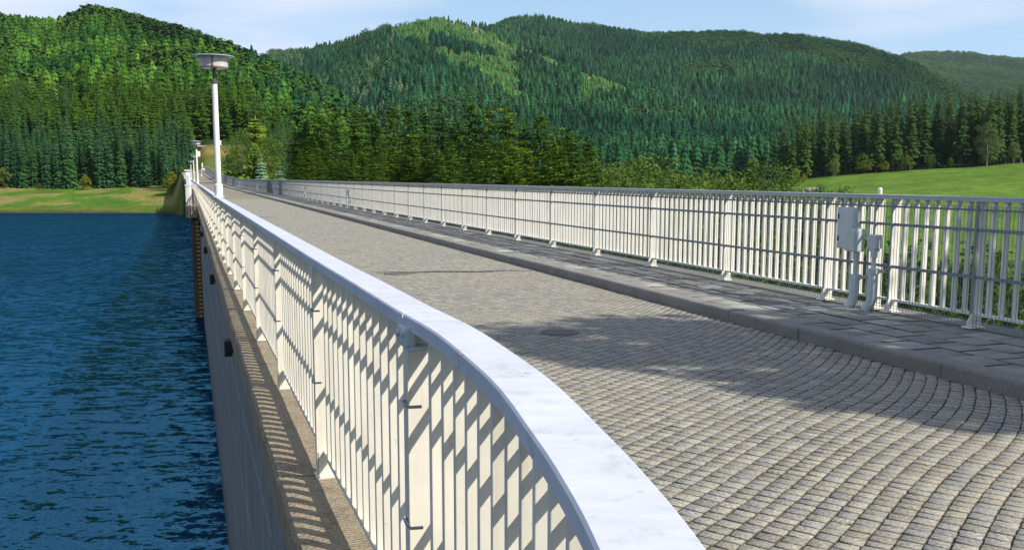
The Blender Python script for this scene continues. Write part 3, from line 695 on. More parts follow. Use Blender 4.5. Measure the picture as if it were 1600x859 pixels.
class Path:
    def __init__(s, pts):
        s.p = pts; s.s = [0.0]
        for a, b_ in zip(pts, pts[1:]): s.s.append(s.s[-1] + (b_ - a).length)
        s.a = np.array([list(q) for q in pts])
    def at(s, d):
        q = Vector([float(np.interp(d, s.s, s.a[:, i])) for i in range(3)])
        e = 0.04
        t = Vector([float(np.interp(d + e, s.s, s.a[:, i]) - np.interp(d - e, s.s, s.a[:, i])) for i in range(3)]); t.z = 0; t.normalize()
        return q, t
    def s_of_y(s, y): return float(np.interp(y, s.a[:, 1], s.s))
    def frames(s, z, off=0.0, d0=None, d1=None):
        fr_ = []
        for i, q in enumerate(s.p):
            if d0 is not None and not (d0 - 1e-6 <= s.s[i] <= d1 + 1e-6): continue
            a_ = s.p[max(0, i - 1)]; c_ = s.p[min(len(s.p) - 1, i + 1)]; t = (c_ - a_); t.z = 0; t.normalize()
            sd_ = Vector((t.y, -t.x, 0))
            fr_.append((q + Vector((0, 0, z)) + sd_ * off, sd_, Vector((0, 0, 1))))
        if d0 is not None:
            for (dd, pos_) in ((d0, 0), (d1, len(fr_))):
                q, t = s.at(dd); sd_ = Vector((t.y, -t.x, 0)); f_ = (q + Vector((0, 0, z)) + sd_ * off, sd_, Vector((0, 0, 1)))
                if pos_ == 0: fr_.insert(0, f_)
                else: fr_.append(f_)
            # drop duplicates
            o = [fr_[0]]
            for f_ in fr_[1:]:
                if (f_[0] - o[-1][0]).length > 0.01: o.append(f_)
            fr_ = o
        return fr_

def rect(w_, h_): return [(-w_ / 2, -h_ / 2), (w_ / 2, -h_ / 2), (w_ / 2, h_ / 2), (-w_ / 2, h_ / 2)]

def bar_mesh(name, h, wd, m, th=0.011):
    b = MB(); b.box((0, 0, h / 2), (wd, th, h), bev=0.0018); return b.mesh(name, m)

def railing(name, path, zf, H, side, label, mats, s_posts, joints, gap=0.13, extra_skip=()):
    """zf: foot height, side: +1 road lies to the right of the rail (rods on that side)"""
    root = empty(name, tuple(path.p[0])); tag(root, label, 'railing')
    inv = Matrix.Translation(-Vector(path.p[0]))
    def ch(o): o.parent = root; o.matrix_parent_inverse = inv; return o
    capw = 0.110 if name == 'water_side_railing' else 0.10
    L = path.s[-1]
    cuts = [0.0] + joints + [L]
    for a_, c_ in zip(cuts, cuts[1:]):
        b = MB(); b.sweep(CAPP(capw, 0.040), path.frames(zf + H, 0, a_ + 0.003, c_ - 0.003)); ch(b.build('top_rail', mats['cap'], None, smooth=False))
    zb = zf + 0.115
    b = MB(); b.sweep(rect(0.045, 0.022), path.frames(zb)); ch(b.build('bottom_rail', mats['bar']))
    b = MB(); b.sweep(rect(0.014, 0.018), path.frames(zf + H - 0.110, side * 0.032)); ch(b.build('upper_bar', mats['rod']))
    for fz in ((0.26, 0.62) if side > 0 else (0.28, 0.68)):
        b = MB(); b.sweep(rect(0.014, 0.026), path.frames(zb + (H - 0.115) * (1 - fz), side * 0.034)); ch(b.build('rod', mats['rod']))
    # posts
    pb = MB(); pb.box((0, 0, (H - 0.04) / 2), (0.095, 0.012, H - 0.042), bev=0.002)
    pm = pb.mesh('post', mats['bar'])
    fb = MB(); fb.box((side * 0.0525, 0, (H - 0.04) / 2), (0.009, 0.020, H - 0.042), bev=0.0015); fm1 = fb.mesh('flange', mats['rod'] if side < 0 else mats['cap'])  # valley-side flange gets the dark grey to imitate shade on its road-facing edge
    fb = MB(); fb.box((-side * 0.0505, 0.014, (H - 0.04) / 2), (0.005, 0.05, H - 0.042), bev=0.001); fm2 = fb.mesh('flange', mats['bar'])
    gb = MB(); gb.add([(-side * 0.046, -0.016, 0.0), (side * 0.10, -0.016, 0.0), (side * 0.10, -0.016, 0.05), (side * 0.058, -0.016, 0.12), (-side * 0.046, -0.016, 0.12),
                       (-side * 0.046, -0.0065, 0.0), (side * 0.10, -0.0065, 0.0), (side * 0.10, -0.0065, 0.05), (side * 0.058, -0.0065, 0.12), (-side * 0.046, -0.0065, 0.12)],
                      [(0, 1, 2, 3, 4), (9, 8, 7, 6, 5), (0, 5, 6, 1), (1, 6, 7, 2), (2, 7, 8, 3), (3, 8, 9, 4), (4, 9, 5, 0)])
    gb.box((side * 0.02, 0, 0.006), (0.16, 0.10, 0.012), bev=0.003); gm = gb.mesh('foot', mats['bar'])
    hm = []
    for z in (0.46, 0.79):
        hb = MB(); hb.tube([(-side * 0.046, 0.012, z), (-side * 0.062, 0.012, z), (-side * 0.066, -0.03, z), (-side * 0.062, -0.062, z), (-side * 0.03, -0.066, z)], 0.0045, 6); hm.append(hb.mesh('tie_hook', M['rod']))
    for i, s_ in enumerate(s_posts):
        q, t = path.at(s_); rz = math.atan2(-t.x, t.y)
        o = link('post', pm); o.location = q + Vector((0, 0, zf)); o.rotation_euler = (0, 0, rz); ch(o)
        f_ = link('foot', gm); f_.parent = o
        if s_ < 60 or side < 0:
            for fm_ in (fm1, fm2): f_ = link('flange', fm_); f_.parent = o
        if name == 'water_side_railing' and s_ < 26:
                for h_ in hm: f_ = link('tie_hook', h_); f_.parent = o
    # balusters
    bh = H - 0.042 - 0.115 - 0.010
    bmn = bar_mesh('baluster', bh, 0.044, mats['bar'], 0.025)
    sp_ = sorted(s_posts); allb = []
    for a_, c_ in zip(sp_, sp_[1:]):
        if c_ - a_ < 0.4: continue
        n = max(2, round((c_ - a_) / gap)); 
        for j in range(1, n):
            s_ = a_ + (c_ - a_) * j / n
            if any(x0_ < s_ < x1_ for (x0_, x1_) in extra_skip): continue
            allb.append(s_)
    allb.sort()
    vis = [s_ for s_ in allb if path.at(s_)[0].y > (0.9 if name == 'water_side_railing' else 7.2)]
    near = set(vis[:100]); rest = [s_ for s_ in allb if s_ not in near]
    jr = random.Random(2)
    for s_ in sorted(near):
        q, t = path.at(s_); rz = math.atan2(-t.x, t.y)
        o = link('baluster', bmn); o.location = q + Vector((0, 0, zb + 0.0105)); o.rotation_euler = (jr.gauss(0, 0.002), 0, rz + jr.gauss(0, 0.02)); ch(o)
    b = MB()
    for s_ in rest:
        q, t = path.at(s_); rz = math.atan2(-t.x, t.y) + jr.gauss(0, 0.012); b.box(q + Vector((0, 0, zb + 0.0105 + bh / 2)), (0.044, 0.025, bh), rz)
    o = b.build('distant_balusters', mats['bar']); ch(o); o['kind'] = 'stuff'
    return root, ch

lp = Path(lpath); sL0 = lp.s_of_y(FY0)
sp = [sL0 - 4.0, sL0 - 1.93] + [sL0 + 2.0 * i for i in range(0, int((lp.s[-1] - sL0) / 2.0))]
jn = [sL0 - 1.90] + [sL0 - 1.9 + 24.0 * i for i in range(1, 6)]
lr_, chL = railing('water_side_railing', lp, -0.016, 1.026, +1, 'near railing above the lake with a broad white top rail and cream flat bars', dict(cap=M['cap'], bar=M['bar'], rod=M['rod']), sp, jn, 0.125)
# clamp at the joint of the top rail
q, t = lp.at(sL0 - 1.93); rz = math.atan2(-t.x, t.y)
b = MB()
b.box((-0.052, 0, -0.055), (0.03, 0.09, 0.05), bev=0.006); b.tube([(-0.075, -0.028, -0.045), (-0.03, -0.028, -0.045)], 0.010, 8); b.tube([(-0.075, 0.025, -0.05), (-0.03, 0.025, -0.05)], 0.010, 8)
b.box((-0.02, 0, -0.085), (0.07, 0.12, 0.012), bev=0.003)
o = b.build('joint_clamp', M['boxgrey']); o.location = q + Vector((0, 0, 1.01)); o.rotation_euler = (0, 0, rz); chL(o)

rp = Path(rpath); sR0 = rp.s_of_y(8.03)
sy = [8.03 + STEP * i for i in range(-4, 118)]
spr = [rp.s_of_y(y) for y in sy if y < 222]
s9 = rp.s_of_y(9.0); spr2 = sorted(spr + [s9, rp.s_of_y(9.22)])
jnr = [rp.s_of_y(15.62) + 24.0 * i for i in range(0, 8)]
rr_, chR = railing('valley_side_railing', rp, 0.112, 1.10, -1, 'far railing along the footway with grey top rail and slender white bars', dict(cap=M['cap_right'], bar=M['bar_right'], rod=M['rod']), spr2, jnr, 0.133)
# wire mesh fixed on the road side of the bars
M['wire'] = m_paint('galvanised_wire', (0.20, 0.235, 0.26), (0.12, 0.11, 0.1), 0.3, 0.5)
b = MB(); s0, s1 = rp.s_of_y(4.6), rp.s_of_y(221.0); s_ = s0; i_ = 0
while s_ < s1:
    q, t = rp.at(s_); nrm = Vector((t.y, -t.x, 0)); q = q - nrm * 0.045
    a_ = t * 0.0016; c_ = nrm * 0.0016; n0 = len(b.v)
    for z in (0.125, 1.135):
        for (e_, f_) in ((-1, -1), (1, -1), (1, 1), (-1, 1)): b.v.append(tuple(q + a_ * e_ + c_ * f_ + Vector((0, 0, z))))
    for k_ in range(4): b.f.append((n0 + k_, n0 + (k_ + 1) % 4, n0 + 4 + (k_ + 1) % 4, n0 + 4 + k_))
    s_ += 0.040
for z in (0.128, 0.155, 0.18, 1.13):
    b.sweep(rect(0.004, 0.004), rp.frames(z, -0.045, s0, s1))
o = b.build('wire_mesh', M['wire']); chR(o)

# ------------------------------------------------------------------ cable boxes on the valley railing
def cable_unit(Y, full, label):
    e = empty('cable_box', tuple(P(Y, 6.60, 0.11)), ROT); tag(e, label, 'junction box', 'cable boxes on the footway railing')
    b = MB()
    if full:
        b.box((-0.075, 0.05, 0.765), (0.05, 0.27, 0.41), bev=0.008); b.box((-0.103, 0.05, 0.765), (0.008, 0.245, 0.385), bev=0.003)
        for (yy, zz) in ((-0.06, 0.94), (0.16, 0.94), (-0.06, 0.59), (0.16, 0.59)): b.box((-0.109, yy, zz), (0.006, 0.014, 0.014))
        b.box((-0.112, -0.055, 0.77), (0.010, 0.016, 0.05), bev=0.003)
        sb_ = b.build('switch_box', M['boxgrey'], e)
        b = MB(); b.box((-0.113, 0.155, 0.88), (0.012, 0.012, 0.05), bev=0.003); b.build('hinge', M['darkmetal'], sb_)
        b = MB(); b.box((-0.113, 0.155, 0.66), (0.012, 0.012, 0.05), bev=0.003); b.build('hinge', M['darkmetal'], sb_)
    b = MB(); b.box((-0.15, -0.16, 0.66), (0.11, 0.16, 0.22), bev=0.012); b.box((-0.209, -0.16, 0.66), (0.012, 0.14, 0.20), bev=0.004); b.box((-0.09, -0.16, 0.74), (0.05, 0.05, 0.04))
    b.build('small_box', M['boxgrey'], e)
    def pipe(y, ztop, zc):
        b = MB(); b.tube([(-0.13, y, ztop), (-0.13, y, zc)], 0.022, 12); b.tube([(-0.13, y, ztop), (-0.13, y, ztop - 0.09)], 0.033, 12)
        b.tube([(-0.13, y, zc + 0.03), (-0.13, y, zc), (-0.13, y, 0.13), (-0.135, y + 0.02, 0.06), (-0.15, y + 0.06, 0.0)], [0.036, 0.046, 0.046, 0.047, 0.048], 12)
        b.tube([(-0.13, y, zc + 0.035), (-0.13, y, zc - 0.015)], 0.056, 12); b.box((-0.08, y - 0.0, zc + 0.01), (0.08, 0.13, 0.028), bev=0.004)
        b.build('pipe', M['boxgrey'], e, smooth=False)
    pipe(-0.16, 0.56, 0.29)
    if full:
        pipe(-0.42, 0.60, 0.37)
        b = MB(); b.box((-0.13, -0.42, 0.66), (0.07, 0.13, 0.13), bev=0.008); b.box((-0.13, -0.42, 0.585), (0.06, 0.08, 0.04), bev=0.004); b.build('tee_box', M['boxgrey'], e)
cable_unit(9.52, True, 'grey switch box with two elbow pipes, nearest on the footway railing')
cable_unit(39.3, False, 'small pale box and pipe on the footway railing, second from the right')
cable_unit(54.3, False, 'small pale box with a pipe on the footway railing, left of the paired posts')
cable_unit(92.0, False, 'tiny pale box on the footway railing before the ramp begins')
cable_unit(122.0, False, 'tiny pale box on the rising end of the footway railing')

# ------------------------------------------------------------------ lamps
def lamp_parts():
    root = empty('street_lamp')
    b = MB(); b.lathe([(0.075, 0.0), (0.075, 0.22), (0.068, 0.235), (0.054, 0.24), (0.050, 2.05), (0.047, 2.06)], 20); b.box((0, 0, 0.007), (0.20, 0.20, 0.014), bev=0.004); b.build('pole', M['pole'], root, smooth=False)
    b = MB(); b.lathe([(0.055, 2.055), (0.072, 2.06), (0.072, 2.10), (0.05, 2.105), (0.03, 2.13), (0.026, 2.30), (0.05, 2.31), (0.05, 2.33)], 16); b.build('stem', M['darkmetal'], root)
    b = MB(); b.lathe([(0.05, 2.325), (0.21, 2.318), (0.238, 2.325), (0.252, 2.342), (0.258, 2.50), (0.26, 2.525)], 28); d_ = b.build('glass_drum', M['glass'], root, smooth=False)
    b = MB()
    for a in (0.4, 2.5, 4.6): b.box((0.262 * math.cos(a), 0.262 * math.sin(a), 2.41), (0.012, 0.02, 0.26), a)
    b.build('bracket', M['darkmetal'], root)
    b = MB(); b.lathe([(0.25, 2.518), (0.365, 2.520), (0.375, 2.526), (0.370, 2.534), (0.22, 2.552), (0.08, 2.562), (0.01, 2.563)], 32); b.build('lid', M['lid'], root, smooth=False)
    return root
lamp = lamp_parts()
spots = [(17.85, 'tall white lamp with drum head on the lake railing, the nearest of its row'), (59.0, 'second lamp along the lake railing, with a small white sign on its pole'),
         (96.0, 'third lamp along the lake railing, close behind the second'), (134.0, 'farthest lamp at the end of the lake railing')]
for i, (Y, lab) in enumerate(spots):
    if i == 0: o = lamp
    else:
        o = lamp.copy(); COL.objects.link(o)
        for c in lamp.children:
            d_ = c.copy(); COL.objects.link(d_); d_.parent = o
    o.location = P(Y, Lx, 1.013); o.rotation_euler = (0, 0, ROT)
    tag(o, lab, 'street lamp', 'street lamps along the lake railing')
    if i == 1:
        b = MB(); b.box((0.14, -0.02, 1.78), (0.15, 0.012, 0.32), bev=0.003); b.box((0.05, -0.02, 1.85), (0.08, 0.02, 0.03)); b.build('sign_plate', M['pole'], o)
# balustrade of the platform on the pier
e = empty('platform_railing', tuple(P(46.8, -0.15, -0.02))); tag(e, 'small white railing round the platform projecting over the lake', 'railing')
b = MB(); c0, c1, c2, c3 = P(46.75, 0.40, 0.97), P(46.75, -0.16, 0.97), P(53.25, -0.16, 0.97), P(53.25, 0.40, 0.97)
inv = Matrix.Translation(-Vector(P(46.8, -0.15, -0.02)))
def seg(b, a, c, w_, h_):
    d_ = c - a; b.box((a + c) / 2, (w_, d_.length, h_), math.atan2(-d_.x, d_.y))
for a, c in ((c0, c1), (c1, c2), (c2, c3)): seg(b, a, c, 0.09, 0.045)
o = b.build('top_rail', M['cap'], e); o.matrix_parent_inverse = inv
b = MB()
for a, c in ((c0, c1), (c1, c2), (c2, c3)):
    n = max(3, int((c - a).length / 0.13))
    for j in range(n + 1):
        q = a.lerp(c, j / n); b.box(q + Vector((0, 0, -0.50)), (0.05, 0.012, 0.93) if (c - a).length > 2 else (0.012, 0.05, 0.93), ROT)
o = b.build('bars', M['bar'], e); o.matrix_parent_inverse = inv; o['kind'] = 'stuff'
e = empty('instrument_cabinet', tuple(P(48.2, -0.02, -0.02)), ROT); tag(e, 'white instrument cabinet standing on the platform over the lake', 'cabinet')
b = MB(); b.box((0, 0, 0.85), (0.22, 0.4, 1.66), bev=0.01); b.build('cabinet', M['pole'], e)
b = MB(); b.box((0, 0, 1.74), (0.34, 0.5, 0.07), bev=0.01); b.build('roof', M['cap'], e)
b = MB(); b.box((-0.03, -0.205, 0.9), (0.14, 0.012, 1.2), bev=0.003); b.build('door', M['boxgrey'], e)

# ------------------------------------------------------------------ trees
def tri_mesh(name, V, F, m):
    return np_mesh(name, np.array(V, np.float32), np.array(F, np.int32), m)

def conifer_crown(seed, h, rad, whorls, nbr, nspray, spray, base=0.08, droop=0.35, taper=0.85, ragged=0.25, lift=0.0):
    """layered whorls of drooping branches carrying flat needle sprays"""
    g = random.Random(seed); V = []; F = []
    def tri(a, b_, c):
        n = len(V); V.extend([a, b_, c]); F.append((n, n + 1, n + 2))
    for w_ in range(whorls):
        t = (w_ + g.uniform(-0.3, 0.3)) / whorls; t = min(max(t, 0), 1)
        z = h * (base + (1 - base) * t); L0 = rad * (1 - t) ** taper + 0.26
        if t < 0.12: L0 *= 0.80 + t * 1.6
        nb = max(4, int(nbr * (0.55 + 0.45 * (1 - t))))
        ph = g.uniform(0, 6.28)
        for k_ in range(nb):
            a = ph + 2 * math.pi * k_ / nb + g.uniform(-0.25, 0.25); L = L0 * g.uniform(1 - ragged, 1 + ragged * 0.7)
            ca, sa = math.cos(a), math.sin(a); zz = z + g.uniform(-0.02, 0.02) * h
            dr = droop * g.uniform(0.6, 1.3) - lift * (1 - t)
            ns = max(2, int(nspray * (L / rad) ** 0.7))
            for s_ in range(ns):
                f = (s_ + 0.7) / ns
                r = L * f; bz = zz - dr * L * f + 0.18 * L * f * f
                px, py = ca * r, sa * r
                sl = spray * (1.15 - 0.6 * f) * g.uniform(0.7, 1.3); sw = sl * 0.46
                for side in (-1, 1):
                    da = a + side * g.uniform(0.5, 1.1); dz = g.uniform(-0.45, 0.05)
                    ex, ey, ez = px + math.cos(da) * sl, py + math.sin(da) * sl, bz + dz * sl
                    tri((px - ca * sw * .6, py - sa * sw * .6, bz + 0.02), (px + ca * sw, py + sa * sw, bz - 0.05 * sl), (ex, ey, ez))
                if g.random() < 0.7:    # hanging twig
                    da = a + g.uniform(-.4, .4)
                    tri((px - sa * sw * .5, py + ca * sw * .5, bz), (px + sa * sw * .5, py - ca * sw * .5, bz), (px + math.cos(da) * sl * 0.3, py + math.sin(da) * sl * 0.3, bz - sl * 0.75))
            # tip
            r = L; bz = zz - dr * L + 0.18 * L; sl = spray * 0.8
            tri((ca * r * 0.85 - sa * sl * .3, sa * r * 0.85 + ca * sl * .3, bz), (ca * r * 0.85 + sa * sl * .3, sa * r * 0.85 - ca * sl * .3, bz), (ca * (r + sl), sa * (r + sl), bz - 0.1 * sl))
    for k_ in range(5):
        a = k_ * 1.3; tri((0.05 * math.cos(a) * 2, 0.05 * math.sin(a) * 2, h * 0.97), (-0.05 * math.cos(a), -0.05 * math.sin(a), h * 0.97), (0, 0, h * 1.04))
    return V, F

def tier_crown(seed, h, rad, whorls, nbr, base=0.05, droop=0.35, taper=0.8, ragged=0.25, wide=0.42, tipw=0.35):
    """whorls of roof-shaped drooping boughs with split ragged tips"""
    g = random.Random(seed); V = []; F = []
    n = 0
    for k_ in range(7):      # dense inner core
        a = k_ * 0.9; V.append((rad * 0.30 * math.cos(a), rad * 0.30 * math.sin(a), h * (base + 0.03)))
    V.append((0, 0, h * 0.92)); F += [(k_, (k_ + 1) % 7, 7) for k_ in range(7)]
    for w_ in range(whorls):
        t = min(1.0, max(0.0, (w_ + g.uniform(-0.35, 0.35)) / whorls)); z = h * (base + (1 - base) * t); L0 = rad * (1 - t) ** taper + tipw * 0.35
        if t < 0.12: L0 *= 0.82 + t * 1.5
        nb = max(4, int(nbr * (0.6 + 0.4 * (1 - t)))); ph = g.uniform(0, 6.28)
        for k_ in range(nb):
            a = ph + 6.283 * k_ / nb + g.uniform(-.25, .25); L = L0 * g.uniform(1 - ragged, 1 + ragged * 0.7); ca, sa = math.cos(a), math.sin(a); dr = droop * g.uniform(0.6, 1.4)
            W_ = max(wide * L * g.uniform(0.7, 1.1), 0.14 * tipw + 0.05)
            def pt(r, s_, dz): return (ca * r - sa * s_, sa * r + ca * s_, z - dr * r + dz)
            n = len(V); rs = 0.10 * L
            V += [pt(0.05 * L, 0, 0.10 * L), pt(0.55 * L, 0, rs), pt(0.50 * L, W_, -rs * g.uniform(0.6, 2)), pt(0.50 * L, -W_, -rs * g.uniform(0.6, 2)),
                  pt(L, 0, 0.06 * L), pt(0.88 * L, W_ * 0.62, -rs * g.uniform(0.3, 2.4)), pt(0.88 * L, -W_ * 0.62, -rs * g.uniform(0.3, 2.4)), pt(0.72 * L, W_ * 0.25, -rs * 0.3), pt(0.72 * L, -W_ * 0.25, -rs * 0.3)]
            F += [(n, n + 2, n + 1), (n, n + 1, n + 3), (n + 1, n + 2, n + 7), (n + 1, n + 8, n + 3), (n + 1, n + 5, n + 4), (n + 1, n + 4, n + 6)]
    n = len(V); V += [(tipw * .3, 0, h * .965), (-tipw * .15, tipw * .26, h * .965), (-tipw * .15, -tipw * .26, h * .965), (0, 0, h * 1.03)]; F += [(n, n + 1, n + 3), (n + 1, n + 2, n + 3), (n + 2, n, n + 3)]
    return V, F

def leafy_crown(seed, h, rx, z0, nclump, nleaf, leaf, squash=1.0, cl=0.30):
    g = random.Random(seed); V = []; F = []
    hz = (h - z0) / 2; cz = z0 + hz
    for c_ in range(nclump):
        th = g.uniform(0, 6.28); u = g.uniform(-1, 1); rr = g.uniform(0.35, 1.0) ** 0.6
        s_ = math.sqrt(1 - u * u) * (1.0 - 0.25 * max(0, u))
        cx, cy, cc = rx * rr * s_ * math.cos(th), rx * rr * s_ * math.sin(th), cz + hz * rr * u * 0.92
        cr_ = rx * cl * g.uniform(0.6, 1.3)
        for _ in range(nleaf):
            d_ = Vector((g.gauss(0, 1), g.gauss(0, 1), g.gauss(0, 0.8))).normalized() * cr_ * g.uniform(0.3, 1.0) ** 0.5
            p_ = Vector((cx, cy, cc)) + d_; nrm = (d_.normalized() + Vector((g.uniform(-.8, .8), g.uniform(-.8, .8), g.uniform(-.3, .9)))).normalized()
            a = nrm.orthogonal().normalized(); b_ = nrm.cross(a); w_ = g.uniform(0, 6.28); s2 = leaf * g.uniform(0.6, 1.3)
            e1 = (a * math.cos(w_) + b_ * math.sin(w_)) * s2; e2 = (b_ * math.cos(w_) - a * math.sin(w_)) * s2 * 0.6
            n = len(V); V.extend([tuple(p_ - e1), tuple(p_ + e2), tuple(p_ + e1), tuple(p_ - e2)]); F.append((n, n + 1, n + 2)); F.append((n, n + 2, n + 3))
    return V, F

def trunk_mesh(name, h, r, m, limbs=0, seed=1, z0=0.3, spread=1.0):
    b = MB(); g = random.Random(seed)
    pts = [(g.uniform(-.02, .02) * h * t, g.uniform(-.02, .02) * h * t, h * t) for t in (0, 0.15, 0.35, 0.6, 0.8, 1.0)]
    pts[0] = (0, 0, -1.2)
    b.tube(pts, [r * 1.35, r * 1.0, r * 0.82, r * 0.6, r * 0.35, r * 0.08], 8)
    for i in range(limbs):
        t = g.uniform(z0, 0.85); a = i * 2.4 + g.uniform(-.4, .4); L = spread * (1.1 - t) * g.uniform(0.8, 1.2)
        p0 = Vector((0, 0, h * t)); p1 = p0 + Vector((math.cos(a) * L * .5, math.sin(a) * L * .5, L * .45)); p2 = p1 + Vector((math.cos(a) * L * .4, math.sin(a) * L * .4, L * .55))
        b.tube([p0, p1, p2], [r * 0.45 * (1.1 - t), r * 0.28 * (1.1 - t), r * 0.05], 6)
    return b.mesh(name, m)

class Kind:
    def __init__(s, name, crowns, trunk): s.name = name; s.crowns = crowns; s.trunk = trunk
def put_tree(kind, var, X, Y, scale, label, cat, group, z=None, sz=1.0, rz=None, sink=0.15):
    zz = terr(X, Y) if z is None else z
    g = random.Random(int(X * 131 + Y * 977))
    r_ = bpy.data.objects.new(kind.name, None); COL.objects.link(r_); r_.empty_display_size = 0.5
    r_.location = (X, Y, zz - sink); r_.rotation_euler = (g.uniform(-.02, .02), g.uniform(-.02, .02), g.uniform(0, 6.28) if rz is None else rz); r_.scale = (scale, scale, scale * sz)
    c = bpy.data.objects.new('crown', kind.crowns[var % len(kind.crowns)]); COL.objects.link(c); c.parent = r_
    t = bpy.data.objects.new('trunk', kind.trunk); COL.objects.link(t); t.parent = r_
    tag(r_, label, cat, group); return r_

def CC(name, m, seeds, *a, **k_): return [tri_mesh(name, *conifer_crown(s_, *a, **k_), m) for s_ in seeds]
def TC(name, m, seeds, *a, **k_): return [tri_mesh(name, *tier_crown(s_, *a, **k_), m) for s_ in seeds]
def LC(name, m, seeds, *a, **k_): return [tri_mesh(name, *leafy_crown(s_, *a, **k_), m) for s_ in seeds]

K_row = Kind('spruce_tree', CC('spruce_crown', M['spruce_dark'], (1, 2, 3, 4), 15.0, 4.3, 42, 13, 10, 0.50, base=0.02, droop=0.22, taper=0.72, ragged=0.36), trunk_mesh('spruce_trunk', 14.0, 0.22, M['bark']))
K_shore = Kind('blue_spruce_tree', TC('blue_spruce_crown', M['spruce_blue'], (11, 12, 13, 14), 18.0, 2.25, 32, 9, base=0.0, droop=0.40, taper=0.85, ragged=0.25, wide=0.36), trunk_mesh('blue_spruce_trunk', 17.0, 0.2, M['bark']))
K_tall = Kind('tall_spruce_tree', TC('tall_spruce_crown', M['spruce_tall'], (21, 22, 23, 24, 25), 25.0, 3.3, 30, 9, base=0.13, droop=0.38, taper=0.60, ragged=0.42, wide=0.34), trunk_mesh('tall_spruce_trunk', 24.0, 0.24, M['bark']))
K_larch = Kind('larch_tree', TC('larch_crown', M['larch'], (31, 32, 33, 34), 19.0, 3.9, 26, 10, base=0.04, droop=0.12, taper=0.62, ragged=0.40, wide=0.30), trunk_mesh('larch_trunk', 18.0, 0.2, M['bark']))
K_young = Kind('young_larch_tree', TC('young_larch_crown', M['young'], (41, 42), 8.0, 2.7, 26, 11, base=0.0, droop=0.0, taper=0.62, ragged=0.35, wide=0.26), trunk_mesh('young_larch_trunk', 7.5, 0.12, M['bark']))
K_silver = Kind('silver_spruce_tree', TC('silver_spruce_crown', M['silver'], (51, 52), 6.0, 1.8, 15, 9, base=0.0, droop=0.15, taper=0.9, ragged=0.25, wide=0.3, tipw=0.2), trunk_mesh('silver_spruce_trunk', 5.6, 0.09, M['bark']))
K_leaf = Kind('broadleaf_tree', LC('broadleaf_crown', M['leaf'], (61, 62, 63, 64), 11.0, 3.0, 0.8, 90, 60, 0.115, cl=0.27), trunk_mesh('broadleaf_trunk', 9.5, 0.16, M['bark'], 9, 5, 0.25, 3.2))
K_birch = Kind('birch_tree', LC('birch_crown', M['leaf_olive'], (71, 72), 15.0, 4.2, 1.6, 70, 46, 0.26), trunk_mesh('birch_trunk', 13.5, 0.18, M['palebark'], 9, 6, 0.2, 4.0))
K_bush = Kind('bush', LC('bush_crown', M['leaf_yellow'], (81, 82), 6.0, 2.4, 0.2, 34, 40, 0.20), trunk_mesh('bush_stem', 4.6, 0.08, M['bark'], 6, 7, 0.15, 2.0))
K_shrub = Kind('shrub', LC('shrub_crown', M['leaf_dark'], (91, 92, 93), 3.4, 1.7, 0.05, 46, 52, 0.075), trunk_mesh('shrub_stem', 2.6, 0.05, M['bark'], 7, 8, 0.12, 1.6))
K_round = Kind('round_crowned_tree', LC('round_crown', M['leaf_dark'], (101, 102), 17.0, 5.0, 2.0, 60, 36, 0.55), trunk_mesh('round_tree_trunk', 14.0, 0.22, M['bark'], 6, 9, 0.3, 4.0))

TR = random.Random(77)
ORD = ['first', 'second', 'third', 'fourth', 'fifth', 'sixth', 'seventh', 'eighth', 'ninth', 'tenth', 'eleventh', 'twelfth', 'thirteenth', 'fourteenth', 'fifteenth', 'sixteenth', 'seventeenth', 'eighteenth', 'nineteenth', 'twentieth']
TENS = {2: 'twenty', 3: 'thirty', 4: 'forty', 5: 'fifty', 6: 'sixty', 7: 'seventy'}
def ordw(i):
    if i < 20: return ORD[i]
    t, u = divmod(i + 1, 10)
    return (TENS[t][:-1] + 'ieth') if u == 0 else TENS[t] + '-' + ORD[u - 1]
def top_to(px, ytop, d, H0):      # scale so that a tree of height H0 at column px, depth d reaches photo row ytop
    X = (px - 800) / 1500.0 * d; z0 = terr(X, d); return X, max(0.3, (EYE + (277.5 - ytop) / 1500.0 * d - z0) / H0)

# 1. dark spruces beyond the dam (middle of the picture)
rowtop = [(466, 205), (485, 186), (505, 176), (530, 182), (560, 176), (585, 180), (612, 162), (640, 178), (665, 172), (690, 170), (715, 184), (742, 166), (768, 172), (795, 170), (820, 190), (846, 182), (870, 205), (890, 200), (908, 212), (925, 232)]
lab = []
for i, (px, yt) in enumerate(rowtop):
    d = 84 + 6 * math.sin(i * 2.3) + TR.uniform(-2, 2)
    if px < 500: d = 78
    X, s_ = top_to(px, yt - 9, d, 15.4); lab.append((px, 'b', X, d, s_))
for i in range(34):        # front row, lower
    px = 476 + i * 13.6 + TR.uniform(-7, 7); d = 62 + TR.uniform(-4, 8); yt = 232 + TR.uniform(-22, 18) - (10 if 560 < px < 700 else 0)
    if px < 560: d += 8
    X, s_ = top_to(px, yt, d, 15.4); lab.append((px, 'f', X, d, s_))
bk = sorted([q for q in lab if q[1] == 'b']); ft = sorted([q for q in lab if q[1] == 'f'])
for i, (px, _, X, d, s_) in enumerate(bk):
    put_tree(K_row, i, X, d, s_ * 1.19, '%s tall dark spruce from the left in the clump just beyond the dam' % ordw(i), 'spruce', 'spruces just beyond the dam', sz=0.84)
for i, (px, _, X, d, s_) in enumerate(ft):
    put_tree(K_row, i + 2, X, d, s_ * 1.19, '%s lower spruce from the left, in front of the tall clump behind the railing' % ordw(i), 'spruce', 'spruces just beyond the dam', sz=0.84)

